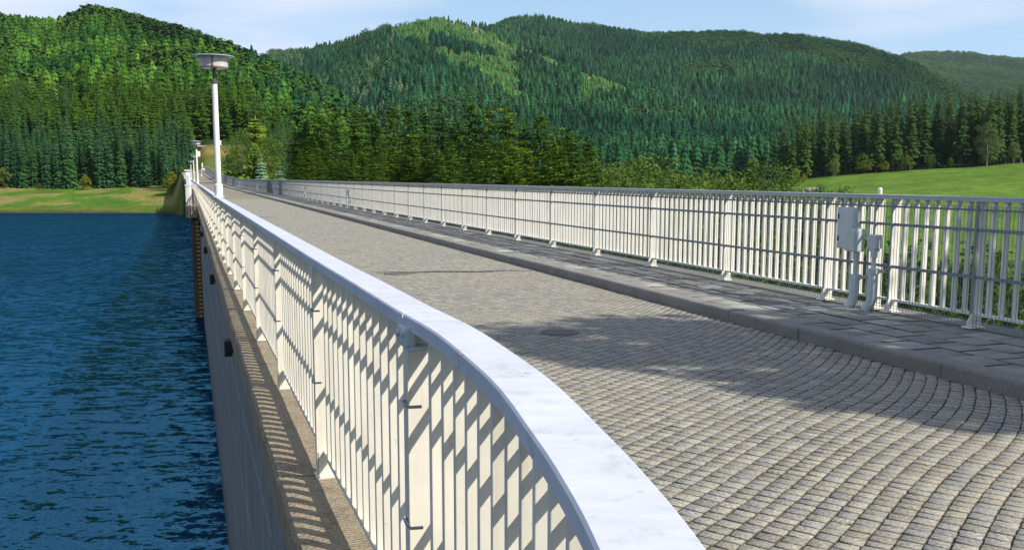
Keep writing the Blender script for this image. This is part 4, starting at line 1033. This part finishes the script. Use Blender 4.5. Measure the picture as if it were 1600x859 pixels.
# 2. pale broadleaf trees right of them
lf = [(935, 226), (962, 222), (990, 218), (1015, 228), (1040, 232), (1062, 240), (1088, 238), (1112, 246), (1140, 252), (1168, 240), (1192, 226), (1215, 262), (1238, 268), (1255, 276), (950, 252), (985, 250), (1025, 258), (1070, 262), (1120, 268), (1175, 266), (1210, 280)]
for i, (px, yt) in enumerate(sorted(lf)):
    d = (74 if yt < 250 else 60) + TR.uniform(-5, 8); X, s_ = top_to(px, yt, d, 11.0)
    if px == 1168:
        put_tree(K_row, 1, X, d, s_ * 11.0 / 15.4, 'single narrow conifer among the pale broadleaf trees', 'spruce', None); continue
    put_tree(K_leaf, i, X, d, s_, '%s pale green broadleaf tree from the left, between dark spruces and meadow' % ordw(i), 'broadleaf tree', 'pale broadleaf trees beyond the railing')

# 3. end of the dam: larch, silver spruces, small trees on the bank
for i, (px, yt, d, kd, lb) in enumerate([(402, 222, 136, K_young, 'yellow green larch leaning over the footway railing at its far end'), (384, 196, 156, K_leaf, 'bushy green tree at the top of the dry bank'),
        (374, 212, 176, K_young, 'upright young larch beside the dry grass bank'), (441, 248, 101, K_silver, 'silvery blue spruce right behind the far railing'), (411, 236, 134, K_silver, 'smaller silver spruce left of and behind the other'),
        (424, 205, 150, K_leaf, 'leafy tree between the larch and the dark spruces'), (450, 190, 160, K_leaf, 'pale tree peeping over the dark spruce clump end'), (405, 180, 180, K_young, 'tall young larch on the slope above the bank'), (436, 266, 112, K_bush, 'low yellowish bush at the foot of the silver spruce')]):
    H0 = {id(K_young): 8.2, id(K_leaf): 11.0, id(K_silver): 6.15, id(K_bush): 6.0}[id(kd)]
    X, s_ = top_to(px, yt, d, H0); put_tree(kd, i, X, d, s_, lb, {'young_larch_tree': 'larch', 'broadleaf_tree': 'broadleaf tree', 'silver_spruce_tree': 'spruce', 'bush': 'bush'}[kd.name], None)

# 4. shore spruces at the lake, planted in a dense stand
sh = []
for i in range(38):
    px = -12 + i * 8.3 + TR.uniform(-2.5, 2.5); d = 231 + TR.uniform(-2, 4); yt = 192 + TR.uniform(-16, 16); sh.append((px, d, yt, 0))
for i in range(38):
    px = -16 + i * 8.6 + TR.uniform(-3, 3); d = 243 + TR.uniform(-4, 6); yt = 178 + TR.uniform(-10, 14); sh.append((px, d, yt, 1))
sh.sort(); cnt = [0, 0]
for (px, d, yt, rw) in sh:
    X, s_ = top_to(px, yt, d, 18.5); i = cnt[rw]; cnt[rw] += 1
    put_tree(K_shore, i, X, d, s_ , ('%s blue-green spruce from the left in the front row on the lake shore' if rw == 0 else '%s blue-green spruce from the left in the second row above the lake shore') % ordw(i), 'spruce', 'blue-green spruces on the lake shore', sz=1.0)
for i, (px, yt, d, lb) in enumerate([(12, 262, 227, 'yellow green bush at the left end of the shore spruces'), (66, 285, 226, 'low leafy bush in front of the shore spruces on the left'), (138, 272, 226, 'small pale bush below the middle of the shore spruces'), (-4, 250, 228, 'rounded bush cut by the left picture edge')]):
    X, s_ = top_to(px, yt, d, 6.0); put_tree(K_bush, i, X, d, s_, lb, 'bush', 'bushes on the lake shore')

for i, (px, yt, d, kd, lb) in enumerate([(266, 214, 224, K_shore, 'spruce at the right end of the shore stand, first of the last four'), (276, 222, 219, K_shore, 'narrow spruce beside the dam wall, second of the last four'),
        (285, 212, 223, K_shore, 'taller narrow spruce beside the dam wall, third of the last four'), (293, 226, 217, K_shore, 'spruce closest to the lamps at the end of the dam'), (272, 268, 211, K_bush, 'bush on the grass slope beside the dam wall, the left one'), (288, 262, 212, K_bush, 'bush on the grass slope beside the dam wall, nearer the platform'),
        (456, 214, 99, K_shore, 'narrow spruce close behind the far footway railing, the left one'), (469, 192, 94, K_shore, 'narrow tall spruce close behind the far footway railing, the right one'), (446, 236, 106, K_shore, 'short narrow spruce behind the silvery ones at the far railing')]):
    X, s_ = top_to(px, yt, d, 18.5 if kd is K_shore else 6.0); put_tree(kd, i, X, d, s_, lb, 'spruce' if kd is K_shore else 'bush', None, sz=1.0)

# 5. tall spruces at the meadow edge, in three ranks
tl = []
for rk in range(3):
    for i in range(27):
        px = 1222 + i * 15.6 + TR.uniform(-6, 6); d = 303 + rk * 12 + TR.uniform(-3, 5); yt = float(np.interp(px, [1200, 1260, 1330, 1400, 1500, 1640], [205, 178, 162, 152, 143, 134])) + TR.uniform(-8, 14) - rk * 2
        tl.append((px, rk, d, yt))
tl.sort(); cnt = [0, 0, 0]; RKN = ['front', 'middle', 'back']
for (px, rk, d, yt) in tl:
    X, s_ = top_to(px, yt, d, 25.6); i = cnt[rk]; cnt[rk] += 1
    put_tree(K_tall, i + rk, X, d, s_, '%s tall dark spruce from the left in the %s rank at the meadow edge' % (ordw(i), RKN[rk]), 'spruce', 'tall spruces at the meadow edge')
for i, (px, yt, d, kd, lb) in enumerate([(1534, 190, 296, K_birch, 'grey-green birch standing out before the dark spruces on the right'), (1345, 238, 297, K_bush, 'bright yellow-green bush at the meadow edge, the largest'), (1410, 242, 297, K_bush, 'yellowish bush at the meadow edge right of the largest'),
        (1376, 250, 298, K_bush, 'small bush between the two yellow bushes'), (1298, 245, 296, K_birch, 'small olive tree at the left end of the meadow edge'), (1245, 262, 285, K_bush, 'yellow bush left of the stone heap'), (1575, 222, 299, K_birch, 'olive tree at the right end of the meadow edge'),
        (1448, 238, 299, K_leaf, 'dark leafy tree under the meadow-edge spruces'), (1478, 244, 298, K_leaf, 'low leafy tree left of the birch'), (1316, 288, 190, K_shrub, 'lone little shrub standing in the meadow'), (1270, 285, 200, K_shrub, 'low shrub at the left edge of the meadow')]):
    H0 = {'birch_tree': 15.0, 'bush': 6.0, 'broadleaf_tree': 11.0, 'shrub': 3.4}[kd.name]
    X, s_ = top_to(px, yt, d, H0); put_tree(kd, i, X, d, s_, lb, {'birch_tree': 'birch', 'bush': 'bush', 'broadleaf_tree': 'broadleaf tree', 'shrub': 'shrub'}[kd.name], None)

# 6. shrubs on the bank behind the footway railing
n_ = 0
for rk, (x0a, hh) in enumerate([(8.4, 0.95), (10.6, 1.25), (13.2, 1.5), (16.5, 1.6)]):
    for i in range(13):
        Y = 6.5 + i * 2.7 + rk * 0.9 + TR.uniform(-0.6, 0.6); x0 = x0a + TR.uniform(-0.5, 0.5); q = P(Y, x0); px = 800 + 1500 * q.x / Y
        if px > 1720 or px < 900: continue
        zg = terr(q.x, q.y); want = (0.42 if rk else 0.10) + rk * 0.04 + TR.uniform(-0.25, 0.2)
        s_ = max(0.3, (want - zg) / 3.4) * (1.0 if rk else 0.9); n_ += 1
        put_tree(K_shrub, n_, q.x, q.y, s_, 'dark leafy shrub on the bank behind the footway railing', 'shrub', 'shrubs on the bank behind the railing')

# 7. the tree beside the dam whose shade falls on the road
K_shade = Kind('ash_tree', LC('ash_crown', M['leaf'], (111,), 12.0, 1.75, 3.2, 90, 60, 0.16, cl=0.40), trunk_mesh('ash_trunk', 9.0, 0.16, M['bark'], 10, 12, 0.4, 2.2))

# 8. forest on the hills
def horizon_visible(pts_d, elev, H):
    pass
PXS = np.arange(-60, 1680, 6.0); DSS = np.concatenate([np.arange(228, 640, 6), np.arange(640, 3000, 16)])
def make_field():
    Zf = np.array([[terr((px - 800) / 1500.0 * d, d) for d in DSS] for px in PXS])
    return Zf
ZF = make_field()
def zfield(px, d):
    fi = np.clip((px - PXS[0]) / 6.0, 0, len(PXS) - 1.001); i = fi.astype(int); u = fi - i
    j = np.clip(np.searchsorted(DSS, d) - 1, 0, len(DSS) - 2); v = (d - DSS[j]) / (DSS[j + 1] - DSS[j])
    return (ZF[i, j] * (1 - u) * (1 - v) + ZF[i + 1, j] * u * (1 - v) + ZF[i, j + 1] * (1 - u) * v + ZF[i + 1, j + 1] * u * v)
ELV = (ZF + 0.0 - EYE) / DSS[None, :]
HOR = np.maximum.accumulate(ELV, axis=1)
def hidden(px, d, z, H):
    i = np.clip(((px - PXS[0]) / 6.0).astype(int), 0, len(PXS) - 1); j = np.clip(np.searchsorted(DSS, d - 12) - 1, 0, len(DSS) - 1)
    return (z + H - EYE) / d < HOR[i, j]

def low_conifer(seed, lv=6, sp_=7, h=1.0, r=0.17):
    g = random.Random(seed); V = []; F = []
    for l_ in range(lv):
        t0 = l_ / lv; z1 = h * (0.10 + 0.90 * (t0 + 1.75 / lv)); z1 = min(z1, h); z0 = h * (0.10 + 0.90 * t0)
        rr = r * (1 - t0) ** 0.8 * g.uniform(0.9, 1.1) + 0.01; n = len(V); V.append((0, 0, z1)); ph = g.uniform(0, 6)
        for k_ in range(sp_):
            a = ph + 2 * math.pi * k_ / sp_
            q = rr * g.uniform(0.75, 1.2); V.append((q * math.cos(a), q * math.sin(a), z0 + g.uniform(-.02, .02)))
            a += math.pi / sp_; V.append((q * 0.5 * math.cos(a), q * 0.5 * math.sin(a), z0 + 0.05 + g.uniform(-.01, .01)))
        m_ = sp_ * 2
        for k_ in range(m_): F.append((n, n + 1 + k_, n + 1 + (k_ + 1) % m_))
    return np.array(V, np.float32), np.array(F, np.int32)
def low_round(seed, nq=95, h=1.0, r=0.30):
    g = random.Random(seed); V = []; F = []
    for _ in range(nq):
        u = g.uniform(-0.7, 1); th = g.uniform(0, 6.28); s_ = math.sqrt(max(0, 1 - u * u)); rr = g.uniform(0.55, 1.0)
        c = Vector((r * rr * s_ * math.cos(th), r * rr * s_ * math.sin(th), h * (0.58 + 0.40 * u * rr))); nrm = (Vector((c.x, c.y, (c.z - 0.5) * 0.8)).normalized() + Vector((g.uniform(-1, 1), g.uniform(-1, 1), g.uniform(-.5, 1)))).normalized()
        a = nrm.orthogonal().normalized(); b_ = nrm.cross(a); q = r * g.uniform(0.09, 0.20); n = len(V)
        m_ = 5
        V.append(tuple(c + nrm * q * 0.35))
        for k_ in range(m_):
            w_ = 2 * math.pi * k_ / m_ + g.uniform(-.3, .3); V.append(tuple(c + (a * math.cos(w_) + b_ * math.sin(w_)) * q * g.uniform(0.7, 1.2)))
        for k_ in range(m_): F.append((n, n + 1 + k_, n + 1 + (k_ + 1) % m_))
    return np.array(V, np.float32), np.array(F, np.int32)
def forest(name, px, d, h, col, protos, label, wide=1.0, seed=0):
    g = np.random.RandomState(seed); n = len(px); X = (px - 800) / 1500.0 * d; Z = zfield(px, d)
    sel = g.randint(0, len(protos), n); VS = []; FS = []; CS = []; base = 0
    for k_, (pv, pf) in enumerate(protos):
        idx = np.where(sel == k_)[0]
        if len(idx) == 0: continue
        a = g.uniform(0, 6.28, len(idx)); ca, sa = np.cos(a), np.sin(a); s_ = h[idx]; w_ = s_ * wide * g.uniform(0.85, 1.2, len(idx))
        vx = (pv[None, :, 0] * ca[:, None] - pv[None, :, 1] * sa[:, None]) * w_[:, None] + X[idx][:, None]
        vy = (pv[None, :, 0] * sa[:, None] + pv[None, :, 1] * ca[:, None]) * w_[:, None] + d[idx][:, None]
        vz = pv[None, :, 2] * s_[:, None] + Z[idx][:, None] - 0.3
        VS.append(np.stack([vx, vy, vz], -1).reshape(-1, 3)); m_ = len(pv)
        FS.append((pf[None, :, :] + (np.arange(len(idx)) * m_)[:, None, None] + base).reshape(-1, 3)); base += m_ * len(idx)
        CS.append(np.repeat(col[idx], m_, axis=0))
    o = link(name, np_mesh(name, np.concatenate(VS), np.concatenate(FS), M['far'], np.concatenate(CS)))
    tag(o, label, 'forest', None, 'stuff'); return o

G = np.random.RandomState(5)
def sample(px0, px1, d0, d1, spacing):
    """uniform ground points in a wedge"""
    area = (px1 - px0) / 1500.0 * (d1 * d1 - d0 * d0) / 2; n = int(area / spacing ** 2)
    d = np.sqrt(G.uniform(d0 * d0, d1 * d1, n)); px = G.uniform(px0, px1, n); return px, d
def smooth_n(px, d, s_, seed):
    return np.array([mnoise.noise(Vector(((p_ - 800) / 1500.0 * q / s_ + seed, q / s_, seed * 1.7))) for p_, q in zip(px, d)])
DK = lambda px, j: np.interp(px, _K, _D[:, j])
CONS = [low_conifer(s_) for s_ in (1, 2, 3, 4)]; CONS_N = [low_conifer(s_, 8, 8, 1.0, 0.16) for s_ in (5, 6, 7, 8)]; RNDS = [low_round(s_) for s_ in (1, 2, 3)]; RNDS_N = [low_round(s_, 210) for s_ in (4, 5, 6)]
def cols(px, d, base_, alt, n, var=0.22):
    t = np.clip(n * 1.6 + 0.5, 0, 1)[:, None]; c = np.array(base_) * (1 - t) + np.array(alt) * t
    return c * np.exp(G.normal(0, var, (len(px), 1))) * (1 + G.normal(0, 0.06, (len(px), 3)))

# left hill: nearest as single trees, the rest as one mass
px, d = sample(-60, 600, 212, 680, 4.1)
dA = DK(px, 4); base_d = np.where(px < 300, 256, np.where(px < 318, 240, np.where(px < 420, 271, np.where(px < 470, 235, 300)))); ok = (d < dA + 50) & ~((px > 305) & (px < 372) & (d < 272)) & (d > base_d); px, d = px[ok], d[ok]; z = zfield(px, d)
ok = ~hidden(px, d, z, 15.0); px, d, z = px[ok], d[ok], z[ok]
t_up = (d - base_d[0]) / 350.0
n1 = smooth_n(px, d, 45.0, 2.0); up = d / DK(px, 4)
isround = (up > 0.82 + 0.12 * n1) & (px > 150) | (n1 > 0.28) & (up > 0.55)
order = np.argsort(d); pick = [i for i in order if -20 < px[i] < 470][:330]
sing = set(pick[:330]); ns_ = 0; nr_ = 0
for i in pick:
    if isround[i]:
        continue
    big = n1[i] < -0.25
    h_ = G.uniform(12, 16)
    if big or (px[i] < 120 and G.rand() < .4): 
        put_tree(K_shore, i, (px[i] - 800) / 1500 * d[i], d[i], h_ / 18.5, 'dark conifer among the lighter larches on the lower left hillside', 'conifer', 'dark conifers on the left hillside', z=float(z[i]))
    else:
        put_tree(K_larch, i, (px[i] - 800) / 1500 * d[i], d[i], h_ / 19.5, 'mid green larch on the lower left hillside above the shore spruces', 'larch', 'larches on the left hillside', z=float(z[i]))
rest = np.array([i for i in range(len(px)) if (i not in sing) or isround[i]])
px, d, isr, n1 = px[rest], d[rest], isround[rest], n1[rest]
hh = G.uniform(11, 16, len(px))
c_ = cols(px, d, (0.018, 0.066, 0.012), (0.056, 0.126, 0.016), n1, 0.30)
forest('left_hill_conifers', px[~isr], d[~isr], hh[~isr], c_[~isr], CONS_N, 'mixed conifer forest covering the steep left hill', 1.9, 1)
cr_ = cols(px, d, (0.024, 0.068, 0.012), (0.046, 0.104, 0.016), n1, 0.15)
forest('left_hill_broadleaves', px[isr], d[isr], hh[isr] * 0.95, cr_[isr], RNDS_N, 'rounded dark broadleaf forest along the crest of the left hill', 1.25, 2)

# middle and right hills
px, d = sample(400, 1680, 315, 1720, 5.4)
keep = d > np.where(px > 1190, np.interp(px, [1190, 1250, 1600, 1700], [330, 338, 338, 338]), 335); px, d = px[keep], d[keep]
z = zfield(px, d); ok = ~hidden(px, d, z, 17.0); px, d, z = px[ok], d[ok], z[ok]
dB = DK(px, 6); n1 = smooth_n(px, d, 90.0, 5.0); n2 = smooth_n(px, d, 30.0, 9.0)
tB = d / dB
plant = (px > 615) & (px < 1010) & (tB > 0.6) & (tB < 1.03) & (n1 > -0.42) & ~((px > 815) & (px < 905) & (tB < 0.90))
plant &= (px < 1010) & (tB > np.interp(px, [615, 700, 800, 900, 1010], [0.92, 0.74, 0.68, 0.76, 0.95]))
ridgeC = (d > DK(px, 8) * 0.90) & (px > 1040) | (n1 > 0.36) & (d > 700)
con = ~plant & ~ridgeC
bare = plant & (px > 700) & (px < 930) & (tB > 0.955 + 0.02 * n2) & (n2 > -0.35)
con_h = G.uniform(10, 16, len(px)); con_h = np.where((d > dB * 0.97) & (d < dB * 1.05), con_h * G.uniform(0.75, 1.25, len(px)), con_h)
c_ = cols(px, d, (0.009, 0.048, 0.024), (0.022, 0.080, 0.030), n1, 0.28)
lt = (n2 > 0.30) & (px < 640); c_[lt] = c_[lt] * 0.4 + np.array((0.09, 0.15, 0.07)) * 0.6
nearm = con & (d < 620)
forest('valley_forest', px[nearm], d[nearm], con_h[nearm] * 1.05, c_[nearm], CONS_N, 'dark spruce forest on the valley floor below the right hill', 1.5, 3)
fm = con & (d >= 620)
forest('spruce_forest', px[fm], d[fm], con_h[fm], c_[fm], CONS, 'dense dark spruce forest covering the middle and right hills', 1.6, 4)
forest('broadleaf_forest', px[ridgeC & ~plant], d[ridgeC & ~plant], con_h[ridgeC & ~plant] * 0.95, cols(px, d, (0.022, 0.080, 0.026), (0.040, 0.112, 0.032), n1, 0.18)[ridgeC & ~plant], RNDS, 'rounded broadleaf forest on the upper right hill', 1.3, 5)
pm = plant & ~bare
px2, d2 = px[pm], d[pm]; k2 = 2
px2 = np.concatenate([px2 + G.normal(0, 2.0, len(px2)) for _ in range(k2)]); d2 = np.concatenate([d2 + G.normal(0, 3.0, len(d2)) for _ in range(k2)])
forest('young_plantation', px2, d2, G.uniform(3.5, 6.5, len(px2)), cols(px2, d2, (0.052, 0.150, 0.042), (0.085, 0.195, 0.046), smooth_n(px2, d2, 40, 3.0), 0.2), CONS, 'light green young conifer plantation on the middle hill', 2.0, 6)
# far ridges
px, d = sample(420, 520, 1500, 2000, 9); px_, d_ = sample(1340, 1660, 2000, 2860, 10); px = np.concatenate([px, px_]); d = np.concatenate([d, d_]); z = zfield(px, d)
ok = ~hidden(px, d, z, 15.0); px, d = px[ok], d[ok]; n1 = smooth_n(px, d, 140, 4.0)
forest('distant_forest', px, d, G.uniform(11, 16, len(px)) , cols(px, d, (0.036, 0.100, 0.030), (0.075, 0.165, 0.040), n1, 0.2), RNDS, 'hazy blue-green forest on the most distant ridges', 1.35, 7)

# ------------------------------------------------------------------ small things far off
def at_px(px, y, d): return Vector(((px - 800) / 1500.0 * d, d, EYE + (277.5 - y) / 1500.0 * d))
# guard rail on the upper road
e0 = at_px(309, 230, 262); e1 = at_px(364, 229, 263)
e = empty('guard_rail', tuple(e0)); tag(e, 'pale steel guard rail along the road above the dry bank', 'guard rail'); dv = e1 - e0; rz = math.atan2(dv.y, dv.x)
b = MB(); b.box(dv / 2 + Vector((0, 0, 0.0)), (dv.length, 0.08, 0.32), rz); b.build('beam', M['boxgrey'], e)
for j in range(5):
    b = MB(); q = dv * (j / 4.0); zg = terr(e0.x + q.x, e0.y + q.y + 0.15); b.box((q.x, q.y + 0.12, (zg - e0.z) / 2), (0.12, 0.12, abs(zg - e0.z) + 0.5)); b.build('post', M['boxgrey'], e)
def marker(px, y, d, h, r, lab, m='pole', top=True):
    q = at_px(px, y, d); g_ = terr(q.x, q.y)
    z0 = g_ if abs(g_ - q.z) < 3 else q.z
    b = MB(); b.box((0, 0, h / 2), (r * 2, r * 2, h), 0.3, bev=r * 0.2)
    o = b.build('marker_post', M[m]); o.location = (q.x, q.y, q.z); tag(o, lab, 'post'); return o
marker(312.5, 265, 226, 1.2, 0.2, 'white post at the left verge where the road tops its rise')
marker(321, 262, 234, 1.1, 0.15, 'thin white post before the dry grass bank')
marker(350.5, 228, 262, 1.2, 0.25, 'white post beside the guard rail on the upper road')
q = at_px(1371, 293, 14.0); zg_ = terr(q.x, q.y); b = MB(); b.lathe([(0.038, -0.3), (0.034, q.z - zg_ - 0.02), (0.02, q.z - zg_)], 12)
o = b.build('marker_post', M['pole']); o.location = (q.x, q.y, zg_); tag(o, 'pale marker post just showing above the footway railing near the switch box', 'post')
e = empty('barrier', tuple(at_px(325, 267.5, 229))); tag(e, 'pale red and white low barrier wall at the crest of the road', 'barrier')
redw = m_paint('faded_red_paint', (0.55, 0.22, 0.16), (0.3, 0.2, 0.15), 0.3)
b = MB(); b.box((0, 0, 0.42), (1.7, 0.3, 0.5), bev=0.03); b.build('panel', M['pole'], e); b = MB(); b.box((0, 0, 0.13), (1.7, 0.32, 0.2), bev=0.03); b.build('base', redw, e)
q = P(196, 4.3, 0.0); e = empty('bollard', tuple(q)); tag(e, 'small red and white bollard standing on the far rising road', 'bollard')
b = MB(); b.lathe([(0.11, 0), (0.10, 0.55)], 12); b.build('shaft', M['pole'], e); b = MB(); b.lathe([(0.115, 0.55), (0.115, 0.85), (0.06, 0.93)], 12); b.build('red_top', redw, e)
# field fence and stone heap at the meadow edge
for i in range(7):
    q = at_px(1563 + i * 12, 0, 301 - 0.3 * i); z0 = terr(q.x, q.y); b = MB(); b.box((0, 0, 0.7), (0.22, 0.22, 1.7), bev=0.03)
    o = b.build('fence_post', M['palebark']); o.location = (q.x, q.y, z0); tag(o, 'grey wooden fence post, %s from the left at the right end of the meadow' % ordw(i), 'fence post', 'fence posts at the meadow edge')
sg = random.Random(6); heap = MB()
stm = NM('field_stone'); stm.col(stm.ramp(stm.noise(2, 5, .7, stm.pos()), [(0.3, (0.20, 0.18, 0.15)), (0.7, (0.42, 0.38, 0.34))])); stm.rough(0.9)
for i in range(46):
    pxs = 1250 + sg.uniform(0, 30); d_s = 262 + sg.uniform(-2, 2); x = (pxs - 800) / 1500 * d_s; zz = terr(x, d_s) + max(0, sg.uniform(-.1, 1.0) * (1 - abs(pxs - 1264) / 17))
    bm = bmesh.new(); bmesh.ops.create_icosphere(bm, subdivisions=1, radius=sg.uniform(0.3, 0.6))
    for v in bm.verts: v.co *= sg.uniform(0.75, 1.2)
    vs = [v.co + Vector((x, d_s, zz)) for v in bm.verts]; fs = [[v.index for v in f.verts] for f in bm.faces]; bm.free(); heap.add(vs, fs)
tag(heap.build('stone_heap', stm.m), 'pale heap of field stones at the left corner of the meadow', 'stone heap', None, 'stuff')

# shade tree on the bank to the right, outside the picture
o = put_tree(K_shade, 0, 9.9, 2.5, 1.12, 'slender leafy ash on the bank whose shade crosses the road', 'ash tree', None, rz=0.4)
o = put_tree(K_shade, 0, 11.6, 4.0, 0.95, 'second shorter ash on the bank shading the footway railing', 'ash tree', None, rz=2.4)

# ------------------------------------------------------------------ haze
HAZE = True
if HAZE:
    k = NM('haze_air'); t = k.t; t.nodes.remove(k.b); pv = t.nodes.new('ShaderNodeVolumePrincipled')
    pv.inputs['Color'].default_value = (0.75, 0.88, 1.0, 1); pv.inputs['Density'].default_value = 0.000045; pv.inputs['Anisotropy'].default_value = 0.2
    t.links.new(pv.outputs[0], k.o.inputs['Volume'])
    b = MB(); x0_, x1_, y0_, y1_, z0_, z1_ = -7000, 7000, -7000, 7000, -14, 420
    b.box(((x0_ + x1_) / 2, (y0_ + y1_) / 2, (z0_ + z1_) / 2), (x1_ - x0_, y1_ - y0_, z1_ - z0_)); o = b.build('haze', k.m); tag(o, 'faint bluish summer haze over the valley', None, None, 'stuff')
